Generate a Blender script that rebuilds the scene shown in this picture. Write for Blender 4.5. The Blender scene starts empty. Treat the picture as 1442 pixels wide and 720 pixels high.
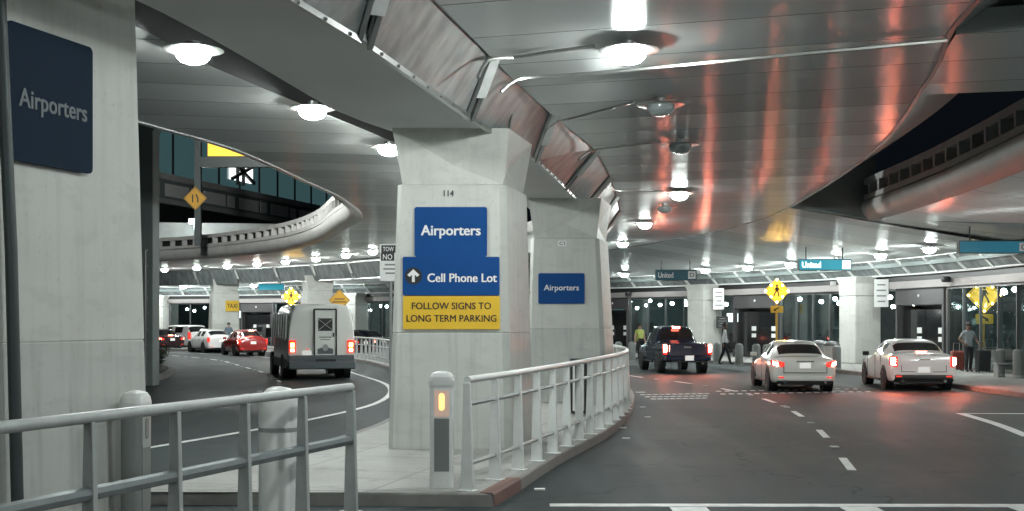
import bpy, bmesh, math, random
from mathutils import Vector, Matrix
random.seed(7)
D = bpy.data
S = bpy.context.scene
COL = S.collection
R = math.radians
# ------------------------------------------------------------------ camera, sky, exposure
F, HV, HC = 1700.0, 452.0, 2.05        # focal length (px of a 1442 px frame), horizon row, eye height
cd = D.cameras.new('camera'); cam = D.objects.new('camera', cd); COL.objects.link(cam)
cam.location = (0, 0, HC); cam.rotation_euler = (R(90), 0, 0)
cd.sensor_fit = 'HORIZONTAL'; cd.sensor_width = 36; cd.lens = 36*F/1442
cd.shift_y = (HV-360)/1442; cd.clip_start = .1; cd.clip_end = 900
S.camera = cam
W = D.worlds.new('World'); S.world = W; W.use_nodes = True
nt = W.node_tree; bg = nt.nodes['Background']; sk = nt.nodes.new('ShaderNodeTexSky')
sk.sky_type = 'NISHITA'; sk.sun_disc = False; sk.sun_elevation = R(-5); sk.sun_rotation = R(120)
nt.links.new(sk.outputs[0], bg.inputs[0]); bg.inputs[1].default_value = .05
glow = nt.nodes.new('ShaderNodeBackground'); glow.inputs[0].default_value = (.45,.62,.9,1); glow.inputs[1].default_value = .005   # night sky over the city
ads = nt.nodes.new('ShaderNodeAddShader'); nt.links.new(bg.outputs[0], ads.inputs[0]); nt.links.new(glow.outputs[0], ads.inputs[1]); nt.links.new(ads.outputs[0], nt.nodes['World Output'].inputs[0])
S.view_settings.view_transform = 'Standard'; S.view_settings.look = 'None'
S.view_settings.gamma = 1; S.view_settings.use_curve_mapping = False
S.view_settings.exposure = 0.22
S.render.engine = 'CYCLES'
S.cycles.max_bounces = 8; S.cycles.diffuse_bounces = 4; S.cycles.glossy_bounces = 4
S.cycles.transparent_max_bounces = 12; S.cycles.sample_clamp_indirect = 6; S.cycles.caustics_reflective = False
S.cycles.use_denoising = True
LAMP = 270.0                            # radiance of a lamp dome

# ------------------------------------------------------------------ materials
M = {}
def mat(name, col, rough=.5, metal=0., emit=None, estr=0., spec=.5, noise=.0, nscale=3., stretch=(1,1,1), bump=0., bscale=40., coat=0.):
    m = D.materials.new(name); m.use_nodes = True; M[name] = m
    n = m.node_tree.nodes; l = m.node_tree.links; b = n['Principled BSDF']
    b.inputs['Base Color'].default_value = (*col, 1); b.inputs['Roughness'].default_value = rough
    b.inputs['Metallic'].default_value = metal; b.inputs['Specular IOR Level'].default_value = spec
    b.inputs['Coat Weight'].default_value = coat; b.inputs['Coat Roughness'].default_value = .05
    if emit: b.inputs['Emission Color'].default_value = (*emit, 1); b.inputs['Emission Strength'].default_value = estr
    if noise or bump:
        tc = n.new('ShaderNodeTexCoord'); mp = n.new('ShaderNodeMapping'); mp.inputs['Scale'].default_value = stretch
        l.new(tc.outputs['Object'], mp.inputs[0])
    if noise:
        t = n.new('ShaderNodeTexNoise'); t.inputs['Scale'].default_value = nscale; t.inputs['Detail'].default_value = 6; t.inputs['Roughness'].default_value = .6
        l.new(mp.outputs[0], t.inputs[0])
        r = n.new('ShaderNodeMapRange'); r.inputs[1].default_value = .3; r.inputs[2].default_value = .7
        r.inputs[3].default_value = 1-noise; r.inputs[4].default_value = 1+noise; l.new(t.outputs[0], r.inputs[0])
        mx = n.new('ShaderNodeVectorMath'); mx.operation = 'SCALE'; mx.inputs[0].default_value = col; l.new(r.outputs[0], mx.inputs['Scale'])
        l.new(mx.outputs[0], b.inputs['Base Color'])
        r2 = n.new('ShaderNodeMapRange'); r2.inputs[1].default_value = .3; r2.inputs[2].default_value = .7
        r2.inputs[3].default_value = max(.03, rough*(1-noise*.6)); r2.inputs[4].default_value = min(1, rough*(1+noise*.6)); l.new(t.outputs[0], r2.inputs[0])
        l.new(r2.outputs[0], b.inputs['Roughness'])
    if bump:
        t2 = n.new('ShaderNodeTexNoise'); t2.inputs['Scale'].default_value = bscale; t2.inputs['Detail'].default_value = 4
        l.new(mp.outputs[0], t2.inputs[0])
        bp = n.new('ShaderNodeBump'); bp.inputs['Strength'].default_value = bump; bp.inputs['Distance'].default_value = .02
        l.new(t2.outputs[0], bp.inputs['Height']); l.new(bp.outputs[0], b.inputs['Normal'])
    return m
def asphalt():
    m = mat('asphalt', (.046,.055,.057), .7, spec=.09); n = m.node_tree.nodes; l = m.node_tree.links; b = n['Principled BSDF']; tc = n.new('ShaderNodeTexCoord'); last = None
    for sc_, st_, lo, hi, v0, v1 in ((.35, (1,1,1), .3, .7, .78, 1.2), (.9, (2.2,.12,1), .35, .68, .82, 1.22), (1.7, (1,1,1), .60, .70, 1, .68), (45, (1,1,1), .3, .75, .8, 1.25)):
        mp = n.new('ShaderNodeMapping'); mp.inputs['Scale'].default_value = st_; mp.inputs['Rotation'].default_value = (0,0,R(-8)); l.new(tc.outputs['Object'], mp.inputs[0])
        t = n.new('ShaderNodeTexNoise'); t.inputs['Scale'].default_value = sc_; t.inputs['Detail'].default_value = 5; l.new(mp.outputs[0], t.inputs[0])
        r = n.new('ShaderNodeMapRange'); r.inputs[1].default_value = lo; r.inputs[2].default_value = hi; r.inputs[3].default_value = v0; r.inputs[4].default_value = v1; l.new(t.outputs[0], r.inputs[0])
        if last is None: last = r.outputs[0]
        else: k = n.new('ShaderNodeMath'); k.operation = 'MULTIPLY'; l.new(last, k.inputs[0]); l.new(r.outputs[0], k.inputs[1]); last = k.outputs[0]
    vo = n.new('ShaderNodeTexVoronoi'); vo.feature = 'DISTANCE_TO_EDGE'; vo.inputs['Scale'].default_value = .22; vo.inputs['Randomness'].default_value = 1
    nz = n.new('ShaderNodeTexNoise'); nz.inputs['Scale'].default_value = 1.4; nz.inputs['Detail'].default_value = 5; l.new(tc.outputs['Object'], nz.inputs[0])
    ad = n.new('ShaderNodeVectorMath'); ad.operation = 'ADD'; l.new(tc.outputs['Object'], ad.inputs[0]); l.new(nz.outputs['Color'], ad.inputs[1]); l.new(ad.outputs[0], vo.inputs[0])
    cr = n.new('ShaderNodeMapRange'); cr.inputs[1].default_value = .001; cr.inputs[2].default_value = .005; cr.inputs[3].default_value = .55; cr.inputs[4].default_value = 1; l.new(vo.outputs['Distance'], cr.inputs[0])
    k = n.new('ShaderNodeMath'); k.operation = 'MULTIPLY'; l.new(last, k.inputs[0]); l.new(cr.outputs[0], k.inputs[1])
    v = n.new('ShaderNodeVectorMath'); v.operation = 'SCALE'; v.inputs[0].default_value = (.046,.055,.057); l.new(k.outputs[0], v.inputs['Scale']); l.new(v.outputs[0], b.inputs['Base Color'])
    rr = n.new('ShaderNodeMapRange'); rr.inputs[1].default_value = .7; rr.inputs[2].default_value = 1.4; rr.inputs[3].default_value = .52; rr.inputs[4].default_value = .74; l.new(last, rr.inputs[0]); l.new(rr.outputs[0], b.inputs['Roughness'])
    t2 = n.new('ShaderNodeTexNoise'); t2.inputs['Scale'].default_value = 60; l.new(tc.outputs['Object'], t2.inputs[0])
    bp = n.new('ShaderNodeBump'); bp.inputs['Strength'].default_value = .35; bp.inputs['Distance'].default_value = .02; l.new(t2.outputs[0], bp.inputs['Height']); l.new(bp.outputs[0], b.inputs['Normal'])
asphalt()
def paving():
    col = (.33,.325,.31); m = mat('paving', col, .78); n = m.node_tree.nodes; l = m.node_tree.links; b = n['Principled BSDF']; tc = n.new('ShaderNodeTexCoord'); last = None
    br = n.new('ShaderNodeTexBrick'); br.offset = 0; br.inputs['Scale'].default_value = 1; br.inputs['Brick Width'].default_value = 1.6; br.inputs['Row Height'].default_value = 1.6; br.inputs['Mortar Size'].default_value = .012
    br.inputs['Color1'].default_value = (1,1,1,1); br.inputs['Color2'].default_value = (.93,.93,.93,1); br.inputs['Mortar'].default_value = (.6,.6,.6,1)
    mp = n.new('ShaderNodeMapping'); mp.inputs['Rotation'].default_value = (0,0,R(14)); l.new(tc.outputs['Object'], mp.inputs[0]); l.new(mp.outputs[0], br.inputs[0]); last = br.outputs[0]
    for sc_, lo, hi, v0, v1 in ((.6,.3,.7,.85,1.1), (3.2,.56,.68,1,.82), (14,.64,.72,1,.72), (50,.3,.7,.92,1.08)):
        t = n.new('ShaderNodeTexNoise'); t.inputs['Scale'].default_value = sc_; t.inputs['Detail'].default_value = 5; l.new(tc.outputs['Object'], t.inputs[0])
        r = n.new('ShaderNodeMapRange'); r.inputs[1].default_value = lo; r.inputs[2].default_value = hi; r.inputs[3].default_value = v0; r.inputs[4].default_value = v1; l.new(t.outputs[0], r.inputs[0])
        k = n.new('ShaderNodeMath'); k.operation = 'MULTIPLY'; l.new(last, k.inputs[0]); l.new(r.outputs[0], k.inputs[1]); last = k.outputs[0]
    v = n.new('ShaderNodeVectorMath'); v.operation = 'SCALE'; v.inputs[0].default_value = col; l.new(last, v.inputs['Scale']); l.new(v.outputs[0], b.inputs['Base Color'])
    bp = n.new('ShaderNodeBump'); bp.inputs['Strength'].default_value = .3; bp.inputs['Distance'].default_value = .02; l.new(last, bp.inputs['Height']); l.new(bp.outputs[0], b.inputs['Normal'])
paving()
mat('kerb', (.22,.215,.205), .75, noise=.2, nscale=2, bump=.2)
mat('red_kerb', (.17,.095,.082), .7, noise=.3, nscale=4)
mat('marking', (.62,.63,.62), .6, noise=.22, nscale=5)
def concrete(name, col, dirt):
    m = mat(name, col, .55); n = m.node_tree.nodes; l = m.node_tree.links; b = n['Principled BSDF']; tc = n.new('ShaderNodeTexCoord'); last = None
    for sc_, st_, lo, hi, amt in ((1.3, (1,1,1), .35, .7, .10), (7, (1.6,1.6,.07), .48, .74, dirt), (24, (1,1,.8), .62, .72, .16), (2.2, (1,1,2.5), .56, .64, .07)):
        mp = n.new('ShaderNodeMapping'); mp.inputs['Scale'].default_value = st_; l.new(tc.outputs['Object'], mp.inputs[0])
        t = n.new('ShaderNodeTexNoise'); t.inputs['Scale'].default_value = sc_; t.inputs['Detail'].default_value = 6; l.new(mp.outputs[0], t.inputs[0])
        r = n.new('ShaderNodeMapRange'); r.inputs[1].default_value = lo; r.inputs[2].default_value = hi; r.inputs[3].default_value = 1; r.inputs[4].default_value = 1-amt; l.new(t.outputs[0], r.inputs[0])
        if last is None: last = r.outputs[0]
        else: k = n.new('ShaderNodeMath'); k.operation = 'MULTIPLY'; l.new(last, k.inputs[0]); l.new(r.outputs[0], k.inputs[1]); last = k.outputs[0]
    v = n.new('ShaderNodeVectorMath'); v.operation = 'SCALE'; v.inputs[0].default_value = col; l.new(last, v.inputs['Scale']); l.new(v.outputs[0], b.inputs['Base Color'])
    bp = n.new('ShaderNodeBump'); bp.inputs['Strength'].default_value = .12; bp.inputs['Distance'].default_value = .02; l.new(last, bp.inputs['Height']); l.new(bp.outputs[0], b.inputs['Normal'])
concrete('column', (.61,.62,.585), .09); concrete('column_base', (.53,.545,.52), .2)
mat('beam', (.58,.595,.58), .5, noise=.07, nscale=.6, bump=.05, bscale=8)
mat('ring', (.5,.51,.49), .5, noise=.12, nscale=1.5, bump=.05, bscale=10)
mat('ring_dark', (.36,.385,.375), .55, noise=.15, nscale=1.2)
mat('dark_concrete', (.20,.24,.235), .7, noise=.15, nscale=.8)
mat('white_metal', (.72,.74,.73), .38, noise=.05, nscale=6)
mat('grey_metal', (.38,.40,.40), .38, metal=.4, noise=.1, nscale=6)
mat('rail_shaded', (.40,.425,.42), .42, metal=.1, noise=.12, nscale=5)  # white railing metal darkened, foreground shade put into the colour
mat('rail_dark', (.16,.185,.19), .5, metal=.2, noise=.2, nscale=3)
mat('steel', (.5,.51,.5), .3, metal=.9, noise=.1, nscale=4)
mat('dark_metal', (.05,.065,.065), .45, metal=.3)
mat('black', (.012,.013,.014), .5)
mat('rubber', (.012,.012,.012), .8)
mat('chrome', (.7,.7,.7), .15, metal=1)
mat('alloy', (.45,.46,.47), .3, metal=.9)
mat('sign_blue', (.004,.062,.235), .6, spec=.2, noise=.06, nscale=2)
mat('sign_navy', (.010,.024,.046), .75, spec=.15, noise=.06, nscale=2)
mat('sign_yellow', (.75,.47,.03), .4, noise=.05, nscale=3)
mat('sign_amber', (.55,.30,.02), .45, noise=.08, nscale=3)
mat('sign_white', (.78,.79,.78), .4)
mat('letter_white', (.8,.8,.8), .4)
mat('letter_grey', (.22,.245,.26), .7, spec=.15)
mat('letter_black', (.014,.014,.014), .5)
mat('screen_pale', (.6,.6,.6), .4, emit=(.85,1,.97), estr=1.3)
mat('screen_teal', (.1,.3,.3), .4, emit=(.12,.42,.42), estr=.8)
mat('sign_teal', (.01,.10,.14), .35)
mat('lit_teal', (.03,.22,.28), .4, emit=(.05,.42,.55), estr=.55)
mat('lit_teal_dim', (.02,.12,.17), .4, emit=(.02,.20,.30), estr=.35)
mat('lit_white', (.8,.8,.8), .4, emit=(1,1,1), estr=2.2)
mat('lit_yellow', (.75,.47,.03), .4, emit=(1,.62,.05), estr=1.1)
mat('lit_blue', (.02,.1,.4), .4, emit=(.03,.16,.5), estr=.5)
mat('warning_led', (1,.8,.3), .3, emit=(1,.55,.12), estr=170)
mat('lamp_dome', (.9,.9,.9), .3, emit=(.93,1,.97), estr=LAMP)
mat('added_flood', (.9,.9,.9), .3, emit=(1,1,.97), estr=2600)  # lens of the added mast that brightens the oval parapet
mat('lamp_off', (.30,.34,.34), .12, spec=.8)
mat('interior_lamp', (.9,.9,.9), .3, emit=(.95,1,.97), estr=42)
mat('amber_lens', (.9,.5,.1), .3, emit=(1,.52,.14), estr=2.2)
mat('warm_glass', (.5,.42,.38), .3, emit=(1,.62,.45), estr=.22)
mat('brake', (.5,.02,.02), .25, emit=(1,.22,.125), estr=720)
mat('brake_soft', (.5,.02,.02), .25, emit=(1,.16,.10), estr=30)
mat('tail_hot', (.9,.3,.25), .25, emit=(1,.23,.13), estr=560)
mat('tail_red', (.35,.01,.01), .2, emit=(1,.05,.03), estr=1.0, coat=1)
mat('blinker', (.8,.3,.02), .25, emit=(1,.42,.08), estr=15)
mat('bus_tail', (.8,.3,.2), .25, emit=(1,.36,.22), estr=16)
mat('plate', (.72,.72,.70), .4, emit=(.9,.9,.85), estr=.35)  # faint emission stands in for light falling on the plate
mat('silver_paint', (.70,.69,.645), .3, metal=.12, coat=1)
mat('white_paint', (.82,.81,.80), .28, coat=1)
mat('bus_white', (.83,.85,.81), .35, coat=.5, noise=.03, nscale=1)
mat('bus_grey', (.10,.12,.13), .45)
mat('navy_paint', (.006,.014,.040), .2, metal=.2, coat=1)
mat('red_paint', (.33,.012,.012), .25, coat=1)
mat('dark_red_paint', (.03,.009,.012), .22, coat=1)
mat('auto_glass', (.010,.012,.013), .06, spec=.7)
mat('door_dark', (.030,.027,.028), .35, noise=.15, nscale=1)
mat('frame_grey', (.13,.135,.135), .4, metal=.3)
mat('door_glass', (.016,.017,.018), .07, spec=.7)
mat('frame_dark', (.085,.082,.085), .4, metal=.2)
mat('lintel', (.34,.315,.31), .55, noise=.06, nscale=.6)
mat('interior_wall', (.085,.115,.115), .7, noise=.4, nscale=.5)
mat('interior_floor', (.18,.18,.17), .4)
mat('teal_glass', (.012,.045,.05), .12, emit=(.05,.105,.112), estr=.55, noise=.0)
mat('soil', (.03,.025,.02), .9)
mat('leaf', (.028,.05,.026), .6, noise=.35, nscale=9)
mat('bark', (.06,.05,.04), .9)
mat('skin', (.38,.24,.18), .5)
mat('skin_dark', (.16,.09,.06), .5)
mat('hair', (.012,.010,.009), .6)
mat('shirt_grey', (.19,.215,.225), .8, noise=.1, nscale=9)
mat('shirt_white', (.52,.53,.55), .8)
mat('shirt_blue', (.10,.14,.18), .8)
mat('hivis', (.42,.47,.12), .7)
mat('trousers', (.018,.019,.022), .85)
mat('suitcase', (.03,.033,.036), .45)
mat('suitcase_red', (.22,.05,.035), .5)
mat('bin_grey', (.20,.215,.21), .5)

def soffit_mat(name, col, rough, aniso, rot, joint):
    m = mat(name, col, rough, metal=.86); n = m.node_tree.nodes; l = m.node_tree.links; b = n['Principled BSDF']
    tc = n.new('ShaderNodeTexCoord'); mp = n.new('ShaderNodeMapping'); mp.inputs['Rotation'].default_value = (0, 0, rot)
    l.new(tc.outputs['Object'], mp.inputs[0]); sep = n.new('ShaderNodeSeparateXYZ'); l.new(mp.outputs[0], sep.inputs[0])
    def math_(op, a, v, c=None):
        x = n.new('ShaderNodeMath'); x.operation = op
        l.new(a, x.inputs[0])
        if hasattr(v, 'is_linked'): l.new(v, x.inputs[1])
        else: x.inputs[1].default_value = v
        if c is not None: x.inputs[2].default_value = c
        return x.outputs[0]
    k = math_('DIVIDE', sep.outputs['Y'], joint)
    fr = math_('FRACT', k, 0); fl = math_('FLOOR', k, 0)
    jd = math_('ABSOLUTE', math_('SUBTRACT', fr, .5), 0)
    seam = math_('GREATER_THAN', jd, .5-.012/joint)
    wn = n.new('ShaderNodeTexWhiteNoise'); wn.noise_dimensions = '1D'; l.new(fl, wn.inputs['W'])
    nz = n.new('ShaderNodeTexNoise'); nz.inputs['Scale'].default_value = .45; nz.inputs['Detail'].default_value = 5
    l.new(tc.outputs['Object'], nz.inputs[0])
    # sheet to sheet difference and smears of the brushed metal
    v = n.new('ShaderNodeMapRange'); v.inputs[3].default_value = .86; v.inputs[4].default_value = 1.1; l.new(wn.outputs[0], v.inputs[0])
    s = n.new('ShaderNodeMapRange'); s.inputs[3].default_value = 1; s.inputs[4].default_value = .25; l.new(seam, s.inputs[0])
    q = math_('MULTIPLY', v.outputs[0], s.outputs[0])
    sc = n.new('ShaderNodeVectorMath'); sc.operation = 'SCALE'; sc.inputs[0].default_value = col; l.new(q, sc.inputs['Scale'])
    l.new(sc.outputs[0], b.inputs['Base Color'])
    rr = n.new('ShaderNodeMapRange'); rr.inputs[1].default_value = .3; rr.inputs[2].default_value = .7
    rr.inputs[3].default_value = rough*.9; rr.inputs[4].default_value = rough*1.12; l.new(nz.outputs[0], rr.inputs[0]); l.new(rr.outputs[0], b.inputs['Roughness'])
    tv = n.new('ShaderNodeCombineXYZ'); tv.inputs[0].default_value = 0; tv.inputs[1].default_value = 1
    # each sheet is slightly dished between its joints, and buckles a little along its length
    mp2 = n.new('ShaderNodeMapping'); mp2.inputs['Scale'].default_value = (.25, 1.3, 1); l.new(tc.outputs['Object'], mp2.inputs[0])
    n2 = n.new('ShaderNodeTexNoise'); n2.inputs['Scale'].default_value = 1.1; n2.inputs['Detail'].default_value = 1.5; l.new(mp2.outputs[0], n2.inputs[0])
    hgt = math_('ADD', math_('MULTIPLY', jd, math_('MULTIPLY', jd, .9)), math_('MULTIPLY', n2.outputs[0], .5))
    bp = n.new('ShaderNodeBump'); bp.inputs['Strength'].default_value = .8; bp.inputs['Distance'].default_value = .05
    l.new(hgt, bp.inputs['Height']); l.new(bp.outputs[0], b.inputs['Normal'])
    # brushed sheet: a lobe drawn out along the road and narrow across it, plus a duller film
    def lobe(rg, an):
        g = n.new('ShaderNodeBsdfAnisotropic'); g.inputs['Roughness'].default_value = rg; g.inputs['Anisotropy'].default_value = an
        l.new(sc.outputs[0], g.inputs['Color']); l.new(tv.outputs[0], g.inputs['Tangent']); l.new(bp.outputs[0], g.inputs['Normal']); return g
    g1, g2 = lobe(rough, -aniso), lobe(.52, -.5)
    df = n.new('ShaderNodeBsdfDiffuse'); l.new(sc.outputs[0], df.inputs['Color'])
    m1 = n.new('ShaderNodeMixShader'); m1.inputs[0].default_value = .22; l.new(g1.outputs[0], m1.inputs[1]); l.new(g2.outputs[0], m1.inputs[2])
    mx = n.new('ShaderNodeMixShader'); mx.inputs[0].default_value = .24; l.new(m1.outputs[0], mx.inputs[1]); l.new(df.outputs[0], mx.inputs[2])
    l.new(mx.outputs[0], n['Material Output'].inputs['Surface'])
    return m
soffit_mat('soffit', (.84,.87,.86), .31, .71, R(17), 1.55)
soffit_mat('soffit_left', (.84,.86,.84), .31, .73, R(-12), 1.4)
soffit_mat('soffit_far', (.82,.86,.86), .29, .76, R(-25), 2.4)

def panel_mat():
    m = mat('panel', (.33,.35,.355), .45, metal=.12, spec=.3); n = m.node_tree.nodes; l = m.node_tree.links; b = n['Principled BSDF']
    tc = n.new('ShaderNodeTexCoord'); mp = n.new('ShaderNodeMapping'); mp.inputs['Scale'].default_value = (1.1, 1.1, .12); l.new(tc.outputs['Object'], mp.inputs[0])
    t = n.new('ShaderNodeTexNoise'); t.inputs['Scale'].default_value = 3.2; t.inputs['Detail'].default_value = 3; t.inputs['Roughness'].default_value = .5; l.new(mp.outputs[0], t.inputs[0])
    cr = n.new('ShaderNodeValToRGB'); cr.color_ramp.elements[0].position = .35; cr.color_ramp.elements[0].color = (.15,.168,.17,1)
    cr.color_ramp.elements[1].position = .68; cr.color_ramp.elements[1].color = (.27,.30,.30,1); l.new(t.outputs[0], cr.inputs[0]); l.new(cr.outputs[0], b.inputs['Base Color'])
    bp = n.new('ShaderNodeBump'); bp.inputs['Strength'].default_value = .10; bp.inputs['Distance'].default_value = .012; l.new(t.outputs[0], bp.inputs['Height']); l.new(bp.outputs[0], b.inputs['Normal'])
panel_mat()
def pane_mat(name, tint, refl):
    m = D.materials.new(name); m.use_nodes = True; M[name] = m; n = m.node_tree.nodes; l = m.node_tree.links
    n.remove(n['Principled BSDF']); o = n['Material Output']
    t = n.new('ShaderNodeBsdfTransparent'); t.inputs[0].default_value = (*tint, 1)
    g = n.new('ShaderNodeBsdfGlossy'); g.inputs['Roughness'].default_value = .03; g.inputs[0].default_value = (.9,.95,.95,1)
    fr = n.new('ShaderNodeLayerWeight'); pw = n.new('ShaderNodeMath'); pw.operation = 'POWER'; pw.inputs[1].default_value = 4; l.new(fr.outputs['Facing'], pw.inputs[0])
    a = n.new('ShaderNodeMath'); a.operation = 'MULTIPLY_ADD'; a.inputs[1].default_value = .6; a.inputs[2].default_value = refl; l.new(pw.outputs[0], a.inputs[0])
    mx = n.new('ShaderNodeMixShader'); l.new(a.outputs[0], mx.inputs[0]); l.new(t.outputs[0], mx.inputs[1]); l.new(g.outputs[0], mx.inputs[2]); l.new(mx.outputs[0], o.inputs[0])
pane_mat('pane', (.72,.80,.80), .13)

# ------------------------------------------------------------------ mesh helpers
class MB:
    def __init__(s): s.v = []; s.f = []; s.mi = []; s.cur = 0
    def add(s, vs, fs):
        b = len(s.v); s.v += [tuple(x) for x in vs]
        for f in fs: s.f.append([b+i for i in f]); s.mi.append(s.cur)
        return s
    def box(s, c, d, rz=0, mtx=None):
        x, y, z = d[0]/2, d[1]/2, d[2]/2
        vs = [Vector((a*x, b*y, e*z)) for a in (-1,1) for b in (-1,1) for e in (-1,1)]
        m = Matrix.Translation(c) @ (mtx.to_4x4() if mtx else Matrix.Rotation(rz, 4, 'Z'))
        return s.add([m @ v for v in vs], [(0,1,3,2),(4,6,7,5),(0,4,5,1),(2,3,7,6),(0,2,6,4),(1,5,7,3)])
    def bar(s, a, b, w, h):                      # box between two points, width w (horizontal), height h
        a, b = Vector(a), Vector(b); d = b-a; L = d.length; d.normalize()
        up = Vector((0,0,1)) if abs(d.z) < .95 else Vector((1,0,0))
        x = d.cross(up).normalized(); z = x.cross(d)
        return s.box((a+b)/2, (w, L, h), mtx=Matrix((x, d, z)).transposed())
    def tube(s, pts, r, n=8, caps=True):
        pts = [Vector(p) for p in pts]; rr = r if isinstance(r, (list, tuple)) else [r]*len(pts); rings = []
        pu = None
        for i, p in enumerate(pts):
            t = (pts[min(i+1, len(pts)-1)]-pts[max(i-1, 0)]).normalized()
            if pu is None: pu = Vector((0,0,1)) if abs(t.z) < .9 else Vector((1,0,0))
            u = (pu - t*pu.dot(t)).normalized(); w = t.cross(u); pu = u
            rings.append([p+u*rr[i]*math.cos(2*math.pi*k/n)+w*rr[i]*math.sin(2*math.pi*k/n) for k in range(n)])
        vs = [v for q in rings for v in q]
        fs = [(i*n+k, i*n+(k+1)%n, (i+1)*n+(k+1)%n, (i+1)*n+k) for i in range(len(pts)-1) for k in range(n)]
        if caps: fs += [tuple(range(n))[::-1], tuple((len(pts)-1)*n+k for k in range(n))]
        return s.add(vs, fs)
    def lathe(s, prof, c=(0,0,0), n=20, axis='Z'):
        vs = []
        for r, z in prof:
            for k in range(n):
                a = 2*math.pi*k/n; p = (r*math.cos(a), r*math.sin(a), z)
                if axis == 'X': p = (z, p[0], p[1])
                if axis == 'Y': p = (p[0], z, p[1])
                vs.append(Vector(p)+Vector(c))
        fs = [(i*n+k, i*n+(k+1)%n, (i+1)*n+(k+1)%n, (i+1)*n+k) for i in range(len(prof)-1) for k in range(n)]
        if prof[0][0] > 1e-4: fs.append(tuple(range(n))[::-1])
        if prof[-1][0] > 1e-4: fs.append(tuple((len(prof)-1)*n+k for k in range(n)))
        return s.add(vs, fs)
    def prism(s, poly, z0, z1):                  # polygon in XY between two heights
        n = len(poly)
        return s.add([(x, y, z0) for x, y in poly]+[(x, y, z1) for x, y in poly],
                     [tuple(range(n))[::-1], tuple(range(n, 2*n))]+[(i, (i+1) % n, n+(i+1) % n, n+i) for i in range(n)])
    def plate(s, poly, y0, y1, off=(0,0,0)):     # polygon in XZ, from y0 (front) to y1 (back)
        n = len(poly); ox, oy, oz = off
        return s.add([(x+ox, y0+oy, z+oz) for x, z in poly]+[(x+ox, y1+oy, z+oz) for x, z in poly],
                     [tuple(range(n)), tuple(range(n, 2*n))[::-1]]+[((i+1) % n, i, n+i, n+(i+1) % n) for i in range(n)])
    def loft(s, A, B):                           # sheet between two equally long polylines
        n = len(A)
        return s.add(list(A)+list(B), [(i, i+1, n+i+1, n+i) for i in range(n-1)])
    def sweep(s, prof, path, closed=True, z=0.):  # profile (offset to the left of travel, height) along an XY path
        rings = []; n = len(path); m = len(prof)
        for i, p in enumerate(path):
            a = Vector(path[max(i-1, 0)][:2]); b = Vector(path[min(i+1, n-1)][:2]); t = (b-a).normalized(); nl = Vector((-t.y, t.x))
            zz = p[2] if len(p) > 2 else z
            rings += [(p[0]+nl.x*o, p[1]+nl.y*o, h+zz) for o, h in prof]
        fs = []
        for i in range(n-1):
            for k in range(m if closed else m-1): fs.append((i*m+k, i*m+(k+1) % m, (i+1)*m+(k+1) % m, (i+1)*m+k))
        if closed: fs += [tuple(range(m))[::-1], tuple((n-1)*m+k for k in range(m))]
        return s.add(rings, fs)
def put(o, parent):
    COL.objects.link(o)
    if parent: o.parent = parent
    return o
def mk(name, mb, m, parent=None, loc=(0,0,0), rz=0, smooth=False, bevel=0, seg=2):
    me = D.meshes.new(name); me.from_pydata(mb.v, [], mb.f); me.validate()
    ms = m if isinstance(m, (list, tuple)) else [m]
    for x in ms: me.materials.append(M[x])
    if len(ms) > 1:
        for p, i in zip(me.polygons, mb.mi): p.material_index = i
    bm = bmesh.new(); bm.from_mesh(me); bmesh.ops.recalc_face_normals(bm, faces=bm.faces); bm.to_mesh(me); bm.free()
    o = D.objects.new(name, me); put(o, parent); o.location = loc; o.rotation_euler = (0, 0, rz)
    if smooth:
        for p in me.polygons: p.use_smooth = True
        try: me.set_sharp_from_angle(angle=R(40))
        except Exception: pass
    if bevel:
        b = o.modifiers.new('bevel', 'BEVEL'); b.width = bevel; b.segments = seg; b.limit_method = 'ANGLE'; b.angle_limit = R(35)
    return o
def tag(o, label, cat, group=None):
    o['label'] = label; o['category'] = cat
    if group: o['group'] = group
    return o
def thing(name, label, cat, loc=(0,0,0), rz=0, group=None):
    o = D.objects.new(name, None); put(o, None); o.location = loc; o.rotation_euler = (0, 0, rz); o.empty_display_size = .2
    return tag(o, label, cat, group)
def structure(o): o['kind'] = 'structure'; return o
def dup(o, loc, rz, label, group=None):
    r = o.copy(); COL.objects.link(r); r.location = loc; r.rotation_euler = (0, 0, rz); r['label'] = label
    if group: r['group'] = group
    def kids(a, b):
        for ch in list(a.children):
            if ch.parent != a: continue
            c = ch.copy(); COL.objects.link(c); c.parent = b; kids(ch, c)
    kids(o, r); return r
def at(u, v, Y): return Vector(((u-721)*Y/F, Y, HC+(HV-v)*Y/F))
def gx(u, Y): return (u-721)*Y/F
def crom(pts, step=1.0):                          # smooth curve through points
    P = [Vector(p) for p in pts]; out = []
    for i in range(len(P)-1):
        p0 = P[i-1] if i else P[0]*2-P[1]; p1, p2 = P[i], P[i+1]; p3 = P[i+2] if i+2 < len(P) else P[-1]*2-P[-2]
        n = max(2, int((p2-p1).length/step))
        for k in range(n):
            t = k/n; out.append(.5*((2*p1)+(p2-p0)*t+(2*p0-5*p1+4*p2-p3)*t*t+(3*p1-p0-3*p2+p3)*t**3))
    out.append(P[-1]); return out
def resample(path, n):
    P = [Vector(p) for p in path]; d = [0]
    for a, b in zip(P, P[1:]): d.append(d[-1]+(b-a).length)
    out = []; j = 0
    for k in range(n):
        s = d[-1]*k/(n-1)
        while j < len(d)-2 and d[j+1] < s: j += 1
        t = (s-d[j])/max(1e-9, d[j+1]-d[j]); out.append(P[j].lerp(P[j+1], min(1, t)))
    return out
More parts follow.
